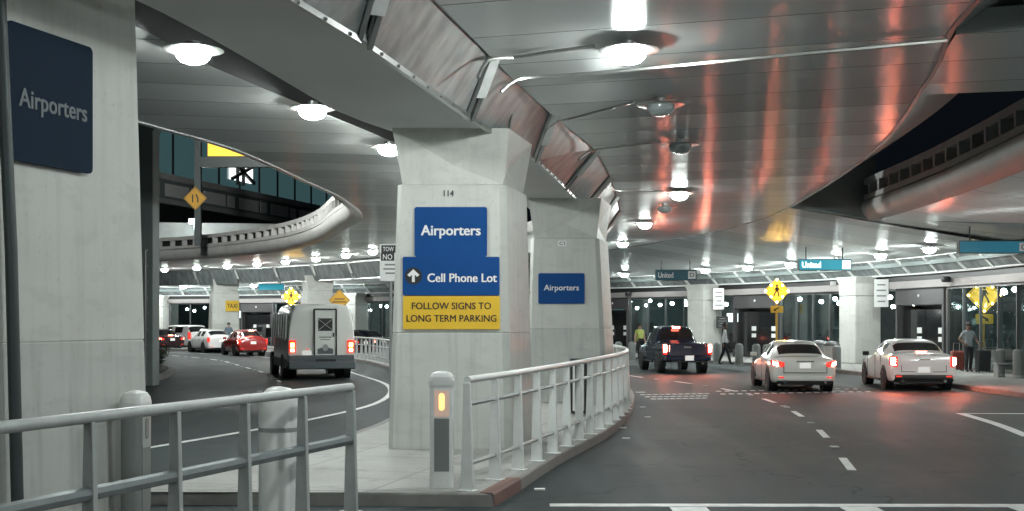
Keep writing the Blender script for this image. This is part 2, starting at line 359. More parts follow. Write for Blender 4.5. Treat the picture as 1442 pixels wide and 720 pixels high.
def along(path, s):                               # point and direction at arc length s
    P = [Vector(p) for p in path]; acc = 0
    for a, b in zip(P, P[1:]):
        L = (b-a).length
        if acc+L >= s: return a.lerp(b, (s-acc)/L), (b-a).normalized()
        acc += L
    return P[-1], (P[-1]-P[-2]).normalized()
def plen(path): return sum((Vector(b)-Vector(a)).length for a, b in zip(path, path[1:]))
def offset(path, o):
    out = []
    for i, p in enumerate(path):
        a, b = path[max(i-1, 0)], path[min(i+1, len(path)-1)]; t = (Vector(b)-Vector(a)).to_2d().normalized()
        out.append(Vector((p[0]-t.y*o, p[1]+t.x*o)))
    return out
def rrect(w, h, r, n=5, cx=0, cz=0):
    pts = []
    for sx, sz, a0 in ((1,1,0), (-1,1,90), (-1,-1,180), (1,-1,270)):
        for k in range(n+1):
            a = R(a0+90*k/n); pts.append((cx+sx*(w/2-r)+r*math.cos(a), cz+sz*(h/2-r)+r*math.sin(a)))
    return pts
def lettering(s, w, h, cx, cz, y, m, parent, bold=.0, name='lettering', mirror=False, thick=.004):
    c = D.curves.new('t', 'FONT'); c.body = s; c.align_x = 'CENTER'; c.align_y = 'CENTER'; c.resolution_u = 3
    o = D.objects.new('t', c); COL.objects.link(o)
    dg = bpy.context.evaluated_depsgraph_get(); me = D.meshes.new_from_object(o.evaluated_get(dg)); D.objects.remove(o); D.curves.remove(c)
    xs = [v.co.x for v in me.vertices]; ys = [v.co.y for v in me.vertices]
    sx = w/(max(xs)-min(xs)); sy = h/(max(ys)-min(ys)) if h else sx; mx, my = (max(xs)+min(xs))/2, (max(ys)+min(ys))/2
    for v in me.vertices: v.co = ((v.co.x-mx)*sx*(-1 if mirror else 1)+cx, y, (v.co.y-my)*sy+cz)
    bm = bmesh.new(); bm.from_mesh(me)
    if bold:
        src = bm.faces[:]
        for q_, (dx, dz) in enumerate(((1,.35), (-1,-.35), (1,-.35), (-1,.35))):
            g = bmesh.ops.duplicate(bm, geom=src)
            bmesh.ops.translate(bm, verts=[e for e in g['geom'] if isinstance(e, bmesh.types.BMVert)], vec=(dx*bold*sx*.8, -.0004*(q_+1), dz*bold*sy*.8))
    g = bmesh.ops.extrude_face_region(bm, geom=bm.faces[:])
    bmesh.ops.translate(bm, verts=[e for e in g['geom'] if isinstance(e, bmesh.types.BMVert)], vec=(0, -thick, 0))
    bmesh.ops.recalc_face_normals(bm, faces=bm.faces); bm.to_mesh(me); bm.free()
    me.name = name; me.materials.clear(); me.materials.append(M[m]); q = D.objects.new(name, me); put(q, parent); return q

# ------------------------------------------------------------------ plan curves (metres; camera at the origin looking along +Y)
CX, CY = -29., 41.
def circ(r, a): return Vector((CX+r*math.cos(R(a)), CY+r*math.sin(R(a))))
def facR(a): t = max(0, min(1, (a-58)/32)); return 47+6*t*t*(3-2*t)
FAC = [Vector((18.5, y)) for y in (-30, -15, 0, 12, 24, 33)]+[circ(facR(a), a) for a in [x*1.5 for x in range(0, 88)]]
def fac_at(u):                                    # point on the facade seen at image column u, and its direction
    k = (u-721)/F
    for a, b in zip(FAC, FAC[1:]):
        fa, fb = a.x-k*a.y, b.x-k*b.y
        if fa*fb <= 0 and a.y > 5:
            return a.lerp(b, fa/(fa-fb)), (b-a).normalized()
FOFF = lambda d: offset(FAC, d)                   # +d = towards the road
KERB = crom([(13.9,-30), (13.9,5), (13.85,20), (13.7,30), (13.3,38)], 2)+[circ(42.2+(facR(a)-47)*.9, a) for a in range(3, 132, 2)]
ISL_L = crom([(-12,-14), (-8.9,0), (-6.6,7), (-5.5,11), (-4.4,14.6), (-3.5,17.3), (-2.55,22), (-2.35,30), (-3.2,38), (-5.1,50), (-8,61), (-12.5,70), (-18,77.5), (-28,85), (-40,90)], 1)
ISL_R = crom([(-7,-14), (-3.6,0), (-1.7,8), (-.2,13.3), (.62,17), (1.85,22), (2.85,28.3), (3.35,34), (3.3,40), (2.2,50), (-.7,60), (-4.7,68), (-10,76), (-17,83), (-27,90), (-38,95)], 1)
SP_R = crom([(-8.0,-14), (-4.7,0), (-2.6,8), (-1.47,12.4), (-.56,16.9), (.43,21.3), (1.74,29.9), (3.0,39.7), (2.6,50), (-.4,60), (-5,68), (-10.6,75.5), (-17.5,82), (-27,88), (-38,92)], 1)     # spine beam soffit, right edge
SP_L = crom([(-10.2,-14), (-6.5,0), (-4.3,7.5), (-3.2,11.3), (-2.35,16.6), (-1.75,18.3), (-.4,24), (.35,30), (1.3,39.7), (.9,49.5), (-2.0,59), (-6.3,66.5), (-11.8,73.8), (-18.6,80.2), (-27.7,86), (-38.5,90)], 1)
PT = crom([(-7.4,-14), (-4.15,0), (-2.05,8), (-.95,12.4), (-.1,16.7), (.75,20.6), (1.8,25), (2.75,32.2), (3.5,40), (3.1,50), (.1,60.4), (-4.6,68.5), (-10.2,76), (-17.2,82.6), (-26.8,88.7), (-37.8,92.7)], 1)   # top of the side panels
LC = crom([(-11.5,-14), (-7.6,0), (-5.7,9), (-4.4,14.2), (-4.07,16.4), (-3.38,19.1), (-2.3,23.3), (-1.2,29), (-.2,38), (-.7,48), (-3.4,58), (-7.5,65.5), (-12.8,72.6), (-19.4,79), (-28,84.8), (-39,88.6)], 1)
HOLE = crom([(-14,-14), (-11,0), (-9.0,9), (-7.6,16), (-6.5,20.8), (-5.6,24.2), (-5.1,29.8), (-4.8,34), (-5.0,39.9), (-6.5,46), (-8.3,52.5), (-11,58.7), (-15.5,65), (-20.4,69), (-30,72.5), (-42,74)], 1)
EDGE = crom([(4.0,-14), (4.3,4), (5.0,13), (5.9,17), (7.4,25), (8.4,36.7), (8.2,44), (7.0,50.7), (4.4,59.5), (-.2,68), (-5.8,76.2), (-13.5,84.3), (-24,91), (-36,95)], 1)
GIRD = crom([(8.6,-14), (8.9,5), (9.4,14), (9.9,19), (10.6,25), (11.1,31), (11.3,37.5)], 1)
ZC, ZB, ZF = 5.5, 4.9, 4.62                       # soffit of the decks, of the spine beam, of the canopy at the facade

# ------------------------------------------------------------------ ground, pavements, markings
g = MB(); g.add([(-300,-120,0), (300,-120,0), (300,500,0), (-300,500,0)], [(0,1,2,3)]); structure(mk('road', g, 'asphalt'))
def slab(name, A, B, h, m='paving'):
    A, B = resample(A, 90), resample(B, 90); s = MB()
    s.loft([(p.x, p.y, h) for p in A], [(p.x, p.y, h) for p in B])
    return structure(mk(name, s, m))
def cut(path, y0, y1): return [p for p in path if y0 <= p.y <= y1]
def upto(path, cond):
    return [p for p in path if cond(p)]
IA_L = [p for p in ISL_L if p.y >= 13.1]; IA_R = [p for p in ISL_R if p.y >= 13.0]
IB_L = [p for p in ISL_L if p.y <= 12]; IB_R = [p for p in ISL_R if p.y <= 11.6]
for nm, l_, r_ in (('traffic_island', IA_L, IA_R), ('traffic_island', IB_L, IB_R)):
    poly = [(p.x, p.y) for p in r_]+[(p.x, p.y) for p in reversed(l_)]
    inner = MB(); li, ri = offset(l_, -.16), offset(r_, .16)
    li, ri = resample(li, 80), resample(ri, 80)
    inner.loft([(p.x, p.y, .150) for p in li], [(p.x, p.y, .150) for p in ri]); structure(mk(nm, inner, 'paving'))
    k = MB()
    k.sweep([(0,0), (.005,.13), (.02,.148), (.16,.152), (.16,0)], [tuple(p) for p in r_]); k.sweep([(0,0), (-.005,.13), (-.02,.148), (-.16,.152), (-.16,0)], [tuple(p) for p in l_])
    e = (r_[0], l_[0]) if nm and l_ is IA_L else (r_[-1], l_[-1])
    q = [e[0], (e[0]+e[1])/2, e[1]] if l_ is IA_L else [e[1], (e[0]+e[1])/2, e[0]]
    k.sweep([(0,0), (-.005,.13), (-.02,.148), (-.16,.153), (-.16,0)], [tuple(p) for p in q])
    structure(mk('kerb', k, 'kerb'))
rk = MB(); rk.sweep([(-.004,0), (-.001,.132), (.02,.153), (.165,.157), (.165,.1)], [tuple(p) for p in ISL_R if 13.2 <= p.y <= 15.2])
structure(mk('painted_kerb', rk, 'red_kerb'))
slab('pavement', offset(KERB, -.2), FAC, .15)
k = MB(); k.sweep([(0,0), (-.005,.13), (-.02,.148), (-.2,.152), (-.2,0)], [tuple(p) for p in KERB]); structure(mk('kerb', k, 'kerb'))

mk_ = MB()
def line(pts, w, z=.005):
    P = crom(pts, .8); mk_.sweep([(-w/2, 0), (-w/2, z), (w/2, z), (w/2, 0)], [tuple(p) for p in P])
EDGE_LINE = [(-8.6,12), (-5.9,19.4), (-4.1,25.5), (-3.35,31), (-3.95,38.3), (-6,46.5), (-9.2,58), (-13.8,67.5), (-19.5,75.5), (-28,82), (-38,86)]
line(EDGE_LINE, .14)
DASH = crom([(-11.5,21), (-8.6,28), (-7.4,33.5), (-7.5,38.7), (-8.3,42.5), (-9.8,47.7), (-11.9,53.6), (-15.4,63), (-20.5,72)], .5)
s_ = 0; L_ = plen(DASH)
i = 0
while s_ < L_-2:
    a, t = along(DASH, s_); b, _ = along(DASH, s_+1.5)
    line([a, b], .12); c, _ = along(DASH, s_+2.7); mk_.box((c.x, c.y, .008), (.12,.12,.012)); s_ += 4.0
line([(-13,16), (-9.6,23), (-8.0,29)], .12)
LANE = crom([(4.3,14.6), (4.8,17.3), (5.66,22), (6.27,26.4), (6.6,30.8), (6.46,35.5), (5.8,39.6), (4.9,43), (3.6,48), (1,55)], .5)
for s_ in (2.0, 6.7, 11.4, 15.8, 20.6, 25, 29.5, 34):
    a, t = along(LANE, s_); b, _ = along(LANE, s_+1.5); line([a, b], .12)
    c, _ = along(LANE, s_+3.1); mk_.box((c.x, c.y, .008), (.13,.13,.012))
line([(.42,13.42), (16,13.3)], .2)
line([(-.1,10.2), (16,10.1)], .2)
for x in (1.93, 3.8, 5.65, 7.5, 9.4, 11.3): mk_.box((x, 11.75, .004), (.4, 3.0, .006))
line([(9.95,26.7), (11.9,26.6)], .12); line([(9.93,26.75), (9.62,24), (9.15,21.4)], .2); line([(10.6,24.0), (12,23.95)], .1)
for r_, (u0, u1, vv, st) in enumerate(((905,1003,556.5,9), (912,1000,559.5,9), (920,994,562.5,9), (1012,1215,551.5,12), (1018,1222,555.5,12), (898,905,553,7))):
    u = u0
    while u <= u1:
        Y = F*HC/(vv-(u-u0)*.018-HV); mk_.box((gx(u, Y), Y, .007), (.13, .2, .01)); u += st
for u, v in ((882,618), (912,588), (752,662), (905,574), (877,603), (1108,574), (862,590), (760,690)):
    Y = F*HC/(v-HV); mk_.box((gx(u, Y), Y, .008), (.13, .12, .014))
structure(mk('road_marking', mk_, 'marking'))

# ------------------------------------------------------------------ overhead decks
def z3(path, z): return [Vector((p[0], p[1], z)) for p in path]
def sheet(name, A, B, m, parent, za, zb, n=110, t=.0):
    A, B = resample([p.to_2d() if len(p) > 2 else p for p in A], n), resample([p.to_2d() if len(p) > 2 else p for p in B], n)
    s = MB(); s.loft([(p.x, p.y, za) for p in A], [(p.x, p.y, zb) for p in B])
    if t:
        s.loft([(p.x, p.y, za+t) for p in A], [(p.x, p.y, zb+t) for p in B])
        for P, z in ((A, za), (B, zb)): s.loft([(p.x, p.y, z) for p in P], [(p.x, p.y, z+t) for p in P])
    return mk(name, s, m, parent)
def byY(A, B, n=None):                            # pair two curves through roughly radial stations
    return A, B
deckA = thing('viaduct_deck', 'broad brushed metal viaduct soffit over the right hand road, right of the panelled beam', 'overpass', (4, 20, 0))
def P(o, par): o.parent = par; o.matrix_parent_inverse = Matrix.Translation(par.location).inverted(); return o
P(sheet('soffit', PT, EDGE, 'soffit', None, ZC, ZC, t=.35), deckA)
tr = MB(); tr.sweep([(-.03,-.02), (.03,-.02), (.03,.04), (-.03,.04)], [tuple(p) for p in EDGE], z=ZC); P(mk('edge_trim', tr, 'dark_metal'), deckA)
lip = MB(); LP_ = [tuple(p) for p in EDGE if p.y < 36.7]
lip.sweep([(-.03,.0), (-1.35,.82), (-1.5,1.5), (-1.38,1.5), (-1.24,.9), (.03,.1)], LP_, z=ZC+.04); P(mk('parapet', lip, 'ring_dark', smooth=True), deckA)
brg = MB()
yb0, yb1 = 14.6, 18.4
brg.add([(5.35,14.55,ZC+.004), (9.9,13.2,ZC-.02), (10.6,17.3,ZC-.02), (6.2,18.45,ZC+.004)], [(0,1,2,3)])
brg.add([(5.35,14.55,ZC+.3), (9.9,13.2,ZC+.3), (10.6,17.3,ZC+.3), (6.2,18.45,ZC+.3)], [(0,1,2,3)])
brg.add([(5.35,14.55,ZC+.004), (9.9,13.2,ZC-.02), (9.9,13.2,ZC+.3), (5.35,14.55,ZC+.3), (6.2,18.45,ZC+.004), (10.6,17.3,ZC-.02), (10.6,17.3,ZC+.3), (6.2,18.45,ZC+.3)], [(0,1,2,3), (4,5,6,7)])
P(mk('bridge_panel', brg, 'soffit'), deckA)
upr = thing('ramp_deck', 'dark concrete ramp crossing high above the gap at the top right corner', 'overpass', (9, 8, 7))
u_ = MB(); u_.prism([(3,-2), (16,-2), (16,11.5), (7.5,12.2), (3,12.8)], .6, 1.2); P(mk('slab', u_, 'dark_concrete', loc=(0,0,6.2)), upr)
u_ = MB(); u_.sweep([(0,0), (.25,.5), (.3,1.2), (.15,1.2), (0,.6)], [(6.2,-2), (6.8,4), (7.6,9), (9.5,11.5), (13,12)]); P(mk('parapet', u_, 'ring_dark', loc=(0,0,6.0), smooth=True), upr)

deckL = thing('viaduct_deck', 'curved brushed metal viaduct soffit over the left hand road, bordering the oval opening', 'overpass', (-6, 25, 0))
P(sheet('soffit', HOLE, LC, 'soffit_left', None, ZC, ZC, t=.35), deckL)
tr = MB(); tr.sweep([(-.05,-.025), (.07,-.025), (.07,.05), (-.05,.05)], [tuple(p) for p in HOLE], z=ZC); P(mk('edge_trim', tr, 'grey_metal'), deckL)

ed = MB(); ed.loft([(p.x+.012, p.y, ZC-.005) for p in LC], [(p.x+.012, p.y, ZC+.9) for p in LC]); P(mk('gap_shade', ed, 'black'), deckL)  # black sheet that paints the slot beside the beam dark
deckB = thing('terminal_canopy', 'metal canopy sloping down to the terminal front with a ribbed fascia band', 'canopy', (14, 50, 0))
EB = [p for p in EDGE if p.y >= 36.6]
FB = offset(FAC, 1.1)
FBn = [p for p in FB if not (p.y < 37.5 and p.x > 0)]
P(sheet('soffit', EB, FBn, 'soffit_far', None, ZC-.012, ZF, t=.3), deckB)
FBs = [p for p in FB if p.y <= 38.5 and p.x > 0]
P(sheet('soffit', GIRD, FBs, 'soffit_far', None, 5.2, ZF+.006, n=60, t=.3), deckB)
# wedge between the two soffits
wd = MB(); wd.add([(11.25,37.45,5.235), (18.3,35.5,ZF+.05), (18.2,41.5,ZF+.05), (11.0,41,5.27)], [(0,1,2,3)]); P(mk('soffit', wd, 'soffit_far'), deckB)
fs = MB(); fs.sweep([(1.08,ZF+.02), (.42,4.0), (.36,4.0), (1.02,ZF+.02)], [tuple(p) for p in FAC]); P(mk('fascia', fs, 'panel'), deckB)
fs = MB(); fs.sweep([(1.12,ZF+.03), (1.12,ZF-.03), (1.04,ZF-.03), (1.04,ZF+.03)], [tuple(p) for p in FAC]); fs.sweep([(.48,4.03), (.46,3.96), (.36,3.96), (.36,4.03)], [tuple(p) for p in FAC]); P(mk('trim', fs, 'white_metal'), deckB)
tot = plen(FAC); s_ = 40.
for k in range(52):
    p, t = along(FAC, s_); nl = Vector((-t.y, t.x)); a = p+nl*1.08; b = p+nl*.47
    if p.y > 20:
        r_ = MB(); r_.bar((a.x, a.y, ZF-.04), (b.x, b.y, 4.03), .16, .07); P(mk('rib', r_, 'white_metal'), deckB)
    s_ += 2.25

# slotted ring girders round the openings
def ring(name, label, path, side, m1, m2, zb, group=None, slots=True, face=1):
    t = thing(name, label, 'parapet', (path[0][0], path[0][1], zb))
    pth = [tuple(p) for p in path]
    g_ = MB(); g_.sweep([(side*a, b) for a, b in ((-.02,-.04), (.22,.0), (.4,.14), (.48,.34), (.44,.52), (.34,.56), (.3,.56), (.3,.5), (-.02,.5))], pth, z=zb); P(mk('girder', g_, m2, smooth=True), t)
    w = MB(); w.sweep([(side*a, b) for a, b in ((.24,.56), (.40,.58), (.38,.74), (.24,.74))], pth, z=zb)
    w.sweep([(side*a, b) for a, b in ((.2,1.06), (.38,1.06), (.37,1.26), (.2,1.26))], pth, z=zb)
    P(mk('rail_band', w, m1), t)
    w = MB(); w.sweep([(side*a, b) for a, b in ((-.05,.53), (.1,.53), (.1,1.15), (-.05,1.15))], pth, z=zb); P(mk('slot_shade', w, 'black'), t)  # black strip painting the darkness inside the open slots
    s_ = .3; tot = plen(path); n = 0
    while s_ < tot and n < 95:
        p, d = along(path, s_); nl = Vector((-d.y, d.x))*side; c = p+nl*.3
        b = MB(); b.box((c.x, c.y, zb+.90), (.14, .26, .32), rz=math.atan2(nl.y, nl.x)-math.pi/2); P(mk('baluster', b, m1), t); s_ += 1.05; n += 1
    return t
rp = [p for p in HOLE if (p.y > 34)]
ring('slotted_parapet', 'pale curved parapet with a row of slots round the oval opening on the left', rp, 1, 'ring', 'ring', ZC)
gp = [p for p in GIRD if p.y > -2]
ring('slotted_parapet', 'dark curved parapet with deep slots beyond the opening on the upper right', gp, 1, 'ring_dark', 'ring_dark', 5.2)
ew = MB(); ew.add([(8.43,36.72,ZC-.005), (11.3,37.55,5.2), (11.3,37.55,7.1), (8.43,36.72,6.8), (8.43,37.0,ZC-.005), (11.3,37.85,5.2), (11.3,37.85,7.1), (8.43,37.0,6.8)], [(0,1,2,3), (4,5,6,7), (0,1,5,4), (3,2,6,7), (1,2,6,5), (0,3,7,4)])
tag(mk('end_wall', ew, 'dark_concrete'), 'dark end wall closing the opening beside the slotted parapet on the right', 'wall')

# spine beam with its framed panels
sp = thing('spine_beam', 'curved grey concrete beam with framed metal side panels running over the island columns', 'beam', (0, 18, 0))
nS = 120; A_, B_ = resample([p.to_2d() for p in SP_L], nS), resample([p.to_2d() for p in SP_R], nS); T_ = resample([p.to_2d() for p in PT], nS)
b_ = MB(); b_.loft([(p.x, p.y, ZB) for p in A_], [(p.x, p.y, ZB) for p in B_]); b_.loft([(p.x, p.y, ZB) for p in A_], [(p.x, p.y, ZB+1.3) for p in A_])
b_.loft([(p.x, p.y, ZB) for p in B_], [(p.x-.02, p.y, ZB+1.2) for p in B_]); b_.loft([(p.x, p.y, ZB+1.3) for p in A_], [(p.x-.02, p.y, ZB+1.2) for p in B_])
P(mk('girder', b_, 'beam'), sp)
n = 0
tot = plen(SP_R); totT = plen(PT); seg = 4.55; s0 = 14.2-3*4.55+12.6
def side_panel(pa, pb, ta, tb, par, zb=ZB, zt=ZC+.06):
    a, b, c, d = Vector((pa.x, pa.y, zb-.03)), Vector((pb.x, pb.y, zb-.03)), Vector((tb.x, tb.y, zt)), Vector((ta.x, ta.y, zt))
    nrm = (b-a).cross(d-a).normalized(); 
    def q(u, v, o=0.): return a.lerp(b, u).lerp(d.lerp(c, u), v)+nrm*o
    L = (b-a).length; g = .16/L
    pl = MB(); pl.add([q(g,.02), q(1-g,.02), q(1-g,.98), q(g,.98), q(g,.02,-.05), q(1-g,.02,-.05), q(1-g,.98,-.05), q(g,.98,-.05)], [(0,1,2,3), (4,7,6,5), (0,4,5,1), (2,6,7,3), (1,5,6,2), (0,3,7,4)])
    po = P(mk('panel', pl, 'panel'), par)
    fr = MB()
    for (u0, v0, u1, v1) in ((g,.0,1-g,.0), (g,1,1-g,1), (g,0,g,1), (1-g,0,1-g,1)): fr.bar(q(u0,v0,.015), q(u1,v1,.015), .055, .06)
    for k in range(7): u = g+(1-2*g)*(k+.5)/7; fr.bar(q(u,.0,.05), q(u,.03,.05), .03, .02)
    f = mk('frame', fr, 'steel'); f.parent = po
    js = MB(); js.bar(q(1,.35,.03), q(1,.97,.03), .2, .04); j = mk('cover_strip', js, 'white_metal'); j.parent = po
    return po
def near_s(path, y):
    acc = 0
    for a, b in zip(path, path[1:]):
        if a.y <= y <= b.y: return acc+(b-a).length*(y-a.y)/max(1e-6, b.y-a.y)
        acc += (b-a).length
sB = near_s(SP_R, 12.25); sT = near_s(PT, 11.5)
for k in range(-3, 16):
    a, b = sB+k*seg, sB+(k+1)*seg; ka, kb = sT+k*seg*.985, sT+(k+1)*seg*.985
    if b > tot-1: break
    side_panel(along(SP_R, a)[0], along(SP_R, b)[0], along(PT, ka)[0], along(PT, kb)[0], sp)
# left side of the far stretch: ribbed panels seen across the oval opening
for k in range(8):
    ca = along(SP_L, near_s(SP_L, 60)+k*4.2)[0]; cb = along(SP_L, near_s(SP_L, 60)+(k+1)*4.2)[0]
    n2 = (cb-ca).normalized(); nl = Vector((-n2.y, n2.x))
    side_panel(cb+nl*.02, ca+nl*.02, cb+nl*.45, ca+nl*.45, sp, zb=ZB-.35, zt=ZC-.05)

# ------------------------------------------------------------------ columns of the island
def column(label, base, top, z_seam, z_top, cap_in, seam2=True):
    """base/top: footprints (CCW from front left) at z=.15 and at the seam; a flared, facetted head above it"""
    c = Vector((sum(p[0] for p in base)/4, sum(p[1] for p in base)/4, .15))
    t = thing('concrete_column', label, 'column', c, 0, 'columns carrying the viaduct')
    def chamf(pts, k=.09):
        out = []
        for i, p in enumerate(pts):
            p = Vector(p); a = Vector(pts[i-1]); b = Vector(pts[(i+1) % 4])
            out += [p+(a-p).normalized()*k, p+(b-p).normalized()*k]
        return out
    B, T = chamf(base), chamf(top); s = MB()
    def rings(levels):
        vs = []; 
        for P_, z in levels: vs += [(p.x-c.x, p.y-c.y, z-.15) for p in P_]
        n = 8; fs = [(i*n+k, i*n+(k+1) % n, (i+1)*n+(k+1) % n, (i+1)*n+k) for i in range(len(levels)-1) for k in range(n)]
        fs += [tuple(range(n))[::-1], tuple((len(levels)-1)*n+k for k in range(n))]; s.add(vs, fs)
    zm = 1.87
    def mixp(f): return [b.lerp(t_, f) for b, t_ in zip(B, T)]
    def inset(Pp, k): m = sum(Pp, Vector((0,0)))/8; return [p+(m-p).normalized()*k for p in Pp]
    f = (zm-.15)/(z_seam-.15); Mi = mixp(f)
    rings([(B, .15), (Mi, zm-.008), (inset(Mi, .012), zm-.006), (inset(Mi, .012), zm+.006), (Mi, zm+.008), (T, z_seam)])
    s.mi = [1 if max(s.v[i][2] for i in f) < zm-.15+.0075 else 0 for f in s.f]
    mk('shaft', s, ['column', 'column_base'], t, bevel=.012)
    h = MB(); I = [Vector(p) for p in cap_in]; z0, z1 = z_seam+.012, z_top; h_ = []
    m = sum(I, Vector((0,0)))/4
    O = [m+(p-m)*1.16 for p in I]
    lo = [Vector((p.x-c.x, p.y-c.y, z0-.15)) for p in I]; hi = [Vector((p.x-c.x, p.y-c.y, z1-.15)) for p in O]
    for i in range(4):
        j = (i+1) % 4; mid = lo[i].lerp(lo[j], .5).lerp(hi[i].lerp(hi[j], .5), .36); mid = mid+(Vector((0,0,mid.z))-mid)*.17
        h.add([lo[i], lo[j], hi[j], hi[i], mid], [(0,1,4), (1,2,4), (2,3,4), (3,0,4)])
    h.add(lo, [(3,2,1,0)]); h.add(hi, [(0,1,2,3)])
    mk('head', h, 'column', t)
    g = MB(); sm = [m+(p-m)*.97 for p in I]; g.prism([(p.x-c.x, p.y-c.y) for p in sm], z_seam-.15-.01, z0-.15+.01); mk('joint', g, 'dark_metal', t)
    return t, c
def foot(x0, x1, y, d=1.6, sk=.22): return [(x0, y), (x1, y), (x1+sk*d, y+d), (x0+sk*d, y+d)]
Y1 = 17.9
column('pale battered column numbered 114, with two stacked signs on its front', foot(-1.86, -.02, Y1-.02, 1.75), foot(-1.72, -.10, Y1, 1.6), 4.07, ZB, foot(-1.63,-.14,Y1+.08,1.45))
Y2 = 28.1
column('pale battered column with one small blue sign, behind the railing', foot(.32, 2.2, Y2-.02, 1.75), foot(.42, 2.02, Y2, 1.6), 3.97, ZB, foot(.52,1.98,Y2+.08,1.45))
column('large blurred column at the left edge with a dark blue sign on its side', [(-5.8,9.85), (-4.15,9.36), (-3.44,11.62), (-5.2,12.1)], [(-5.75,9.95), (-4.22,9.48), (-3.56,11.55), (-5.2,12.0)], 5.3, ZC, [(-5.7,10.0), (-4.27,9.55), (-3.63,11.5), (-5.15,11.95)])
column('pale column facing the taxi lane with an amber sign', foot(gx(297,81), gx(338,81), 81, 1.6, -.4), foot(gx(300,81), gx(337,81), 81, 1.6, -.4), 3.9, ZB-.05, foot(gx(302,81.1), gx(335,81.1), 81.1, 1.4, -.4))
column('pale column rising behind the white shuttle bus', foot(gx(428,74), gx(474,74), 74, 1.6, -.4), foot(gx(432,74), gx(470,74), 74, 1.6, -.4), 3.9, ZB-.05, foot(gx(434,74.1), gx(468,74.1), 74.1, 1.4, -.4))
pp = MB(); pp.tube([(-3.93,9.62,.15), (-3.99,9.62,2.6), (-4.12,9.62,5.45)], .05, 10)
tag(mk('drain_pipe', pp, 'dark_metal', smooth=True), 'dark pipe running up the near corner of the blurred column', 'pipe')

# ------------------------------------------------------------------ signs
def sign(name, label, cat, loc, rz=0, group=None): return thing(name, label, cat, loc, rz, group)
def panel(t, w, h, m, r=.03, cx=0, cz=0, y=0, th=.02, name='panel'): s = MB(); s.plate(rrect(w, h, r, cx=cx, cz=cz), y-th, y); return mk(name, s, m, t)
px1 = Y1/F
def c1(u, v, dy=-.03): p = at(u, v, Y1); tt = (p.z-.15)/3.92; return Vector((p.x, Y1+dy, p.z))
p = c1(635, 327); t = sign('wall_sign', 'upper blue sign reading Airporters on the column numbered 114', 'sign', (p.x, Y1-.022, p.z))
panel(t, 102*px1, 70*px1, 'sign_blue', .035); lettering('Airporters', 83*px1, 18.5*px1, 0, 0, -.021, 'letter_white', t, .034)
p = c1(635.5, 389); t = sign('wall_sign', 'blue sign reading Cell Phone Lot with a white arrow', 'sign', (p.x, Y1-.026, p.z))
panel(t, 136*px1, 54*px1, 'sign_blue', .02); lettering('Cell Phone Lot', 97*px1, 12*px1, 15.5*px1, -2.5*px1, -.021, 'letter_white', t, .03)
dk = MB(); dk.plate([(math.cos(R(a))*12*px1, math.sin(R(a))*12*px1) for a in range(0, 360, 15)], -.023, -.018, (-53*px1,0,0)); mk('disc', dk, 'letter_black', t)
k_ = px1; ar = MB(); ar.plate([(0,9.5*k_), (-8.5*k_,1.5*k_), (-5.2*k_,-1.2*k_), (-2*k_,1.8*k_), (-2*k_,-8.5*k_), (2*k_,-8.5*k_), (2*k_,1.8*k_), (5.2*k_,-1.2*k_), (8.5*k_,1.5*k_)], -.027, -.022, (-53*px1,0,0)); mk('arrow', ar, 'letter_white', t)
p = c1(636, 440.5); t = sign('wall_sign', 'yellow sign reading FOLLOW SIGNS TO LONG TERM PARKING', 'sign', (p.x, Y1-.028, p.z))
panel(t, 136*px1, 46.5*px1, 'sign_yellow', .02); lettering('FOLLOW SIGNS TO', 111*px1, 9.5*px1, 0, 9.5*px1, -.021, 'letter_black', t, .018); lettering('LONG TERM PARKING', 126*px1, 9.5*px1, 0, -8*px1, -.021, 'letter_black', t, .018)
p = c1(632, 272.5); t = sign('number_plate', 'small dark number 114 at the top of the near column', 'number', (p.x, Y1-.006, p.z)); lettering('114', 14*px1, 8.5*px1, 0, 0, 0, 'dark_metal', t, .01)
px2 = Y2/F
p = at(790.5, 406.5, Y2); t = sign('wall_sign', 'blue sign reading Airporters alone on the column behind the railing', 'sign', (p.x, Y2-.022, p.z))
panel(t, 65*px2, 43*px2, 'sign_blue', .04); lettering('Airporters', 49*px2, 10.5*px2, 0, 0, -.021, 'letter_white', t, .02)
p = at(791.5, 343, Y2); t = sign('number_plate', 'tiny white plate marked C1 high on the column behind the railing', 'number', (p.x, Y2-.01, p.z))
panel(t, 12*px2, 8*px2, 'sign_white', .01, th=.012); lettering('C1', 7.5*px2, 4.6*px2, 0, 0, -.013, 'letter_black', t, .01)
# blurred near column: sign on the face that runs along the road
fa, fb = Vector((-4.185,9.42)), Vector((-3.50,11.58)); fd = (fb-fa).normalized(); fang = math.atan2(fd.y, fd.x)
mid = fa+fd*.83; nn = Vector((fd.y, -fd.x)); pc = mid+nn*.035
t = sign('wall_sign', 'dark navy sign reading Airporters on the blurred column at the left edge', 'sign', (pc.x, pc.y, 3.91), fang)
panel(t, 1.08, 1.12, 'sign_navy', .05); lettering('Airporters', .86, .20, .02, -.06, -.021, 'letter_grey', t, .03)

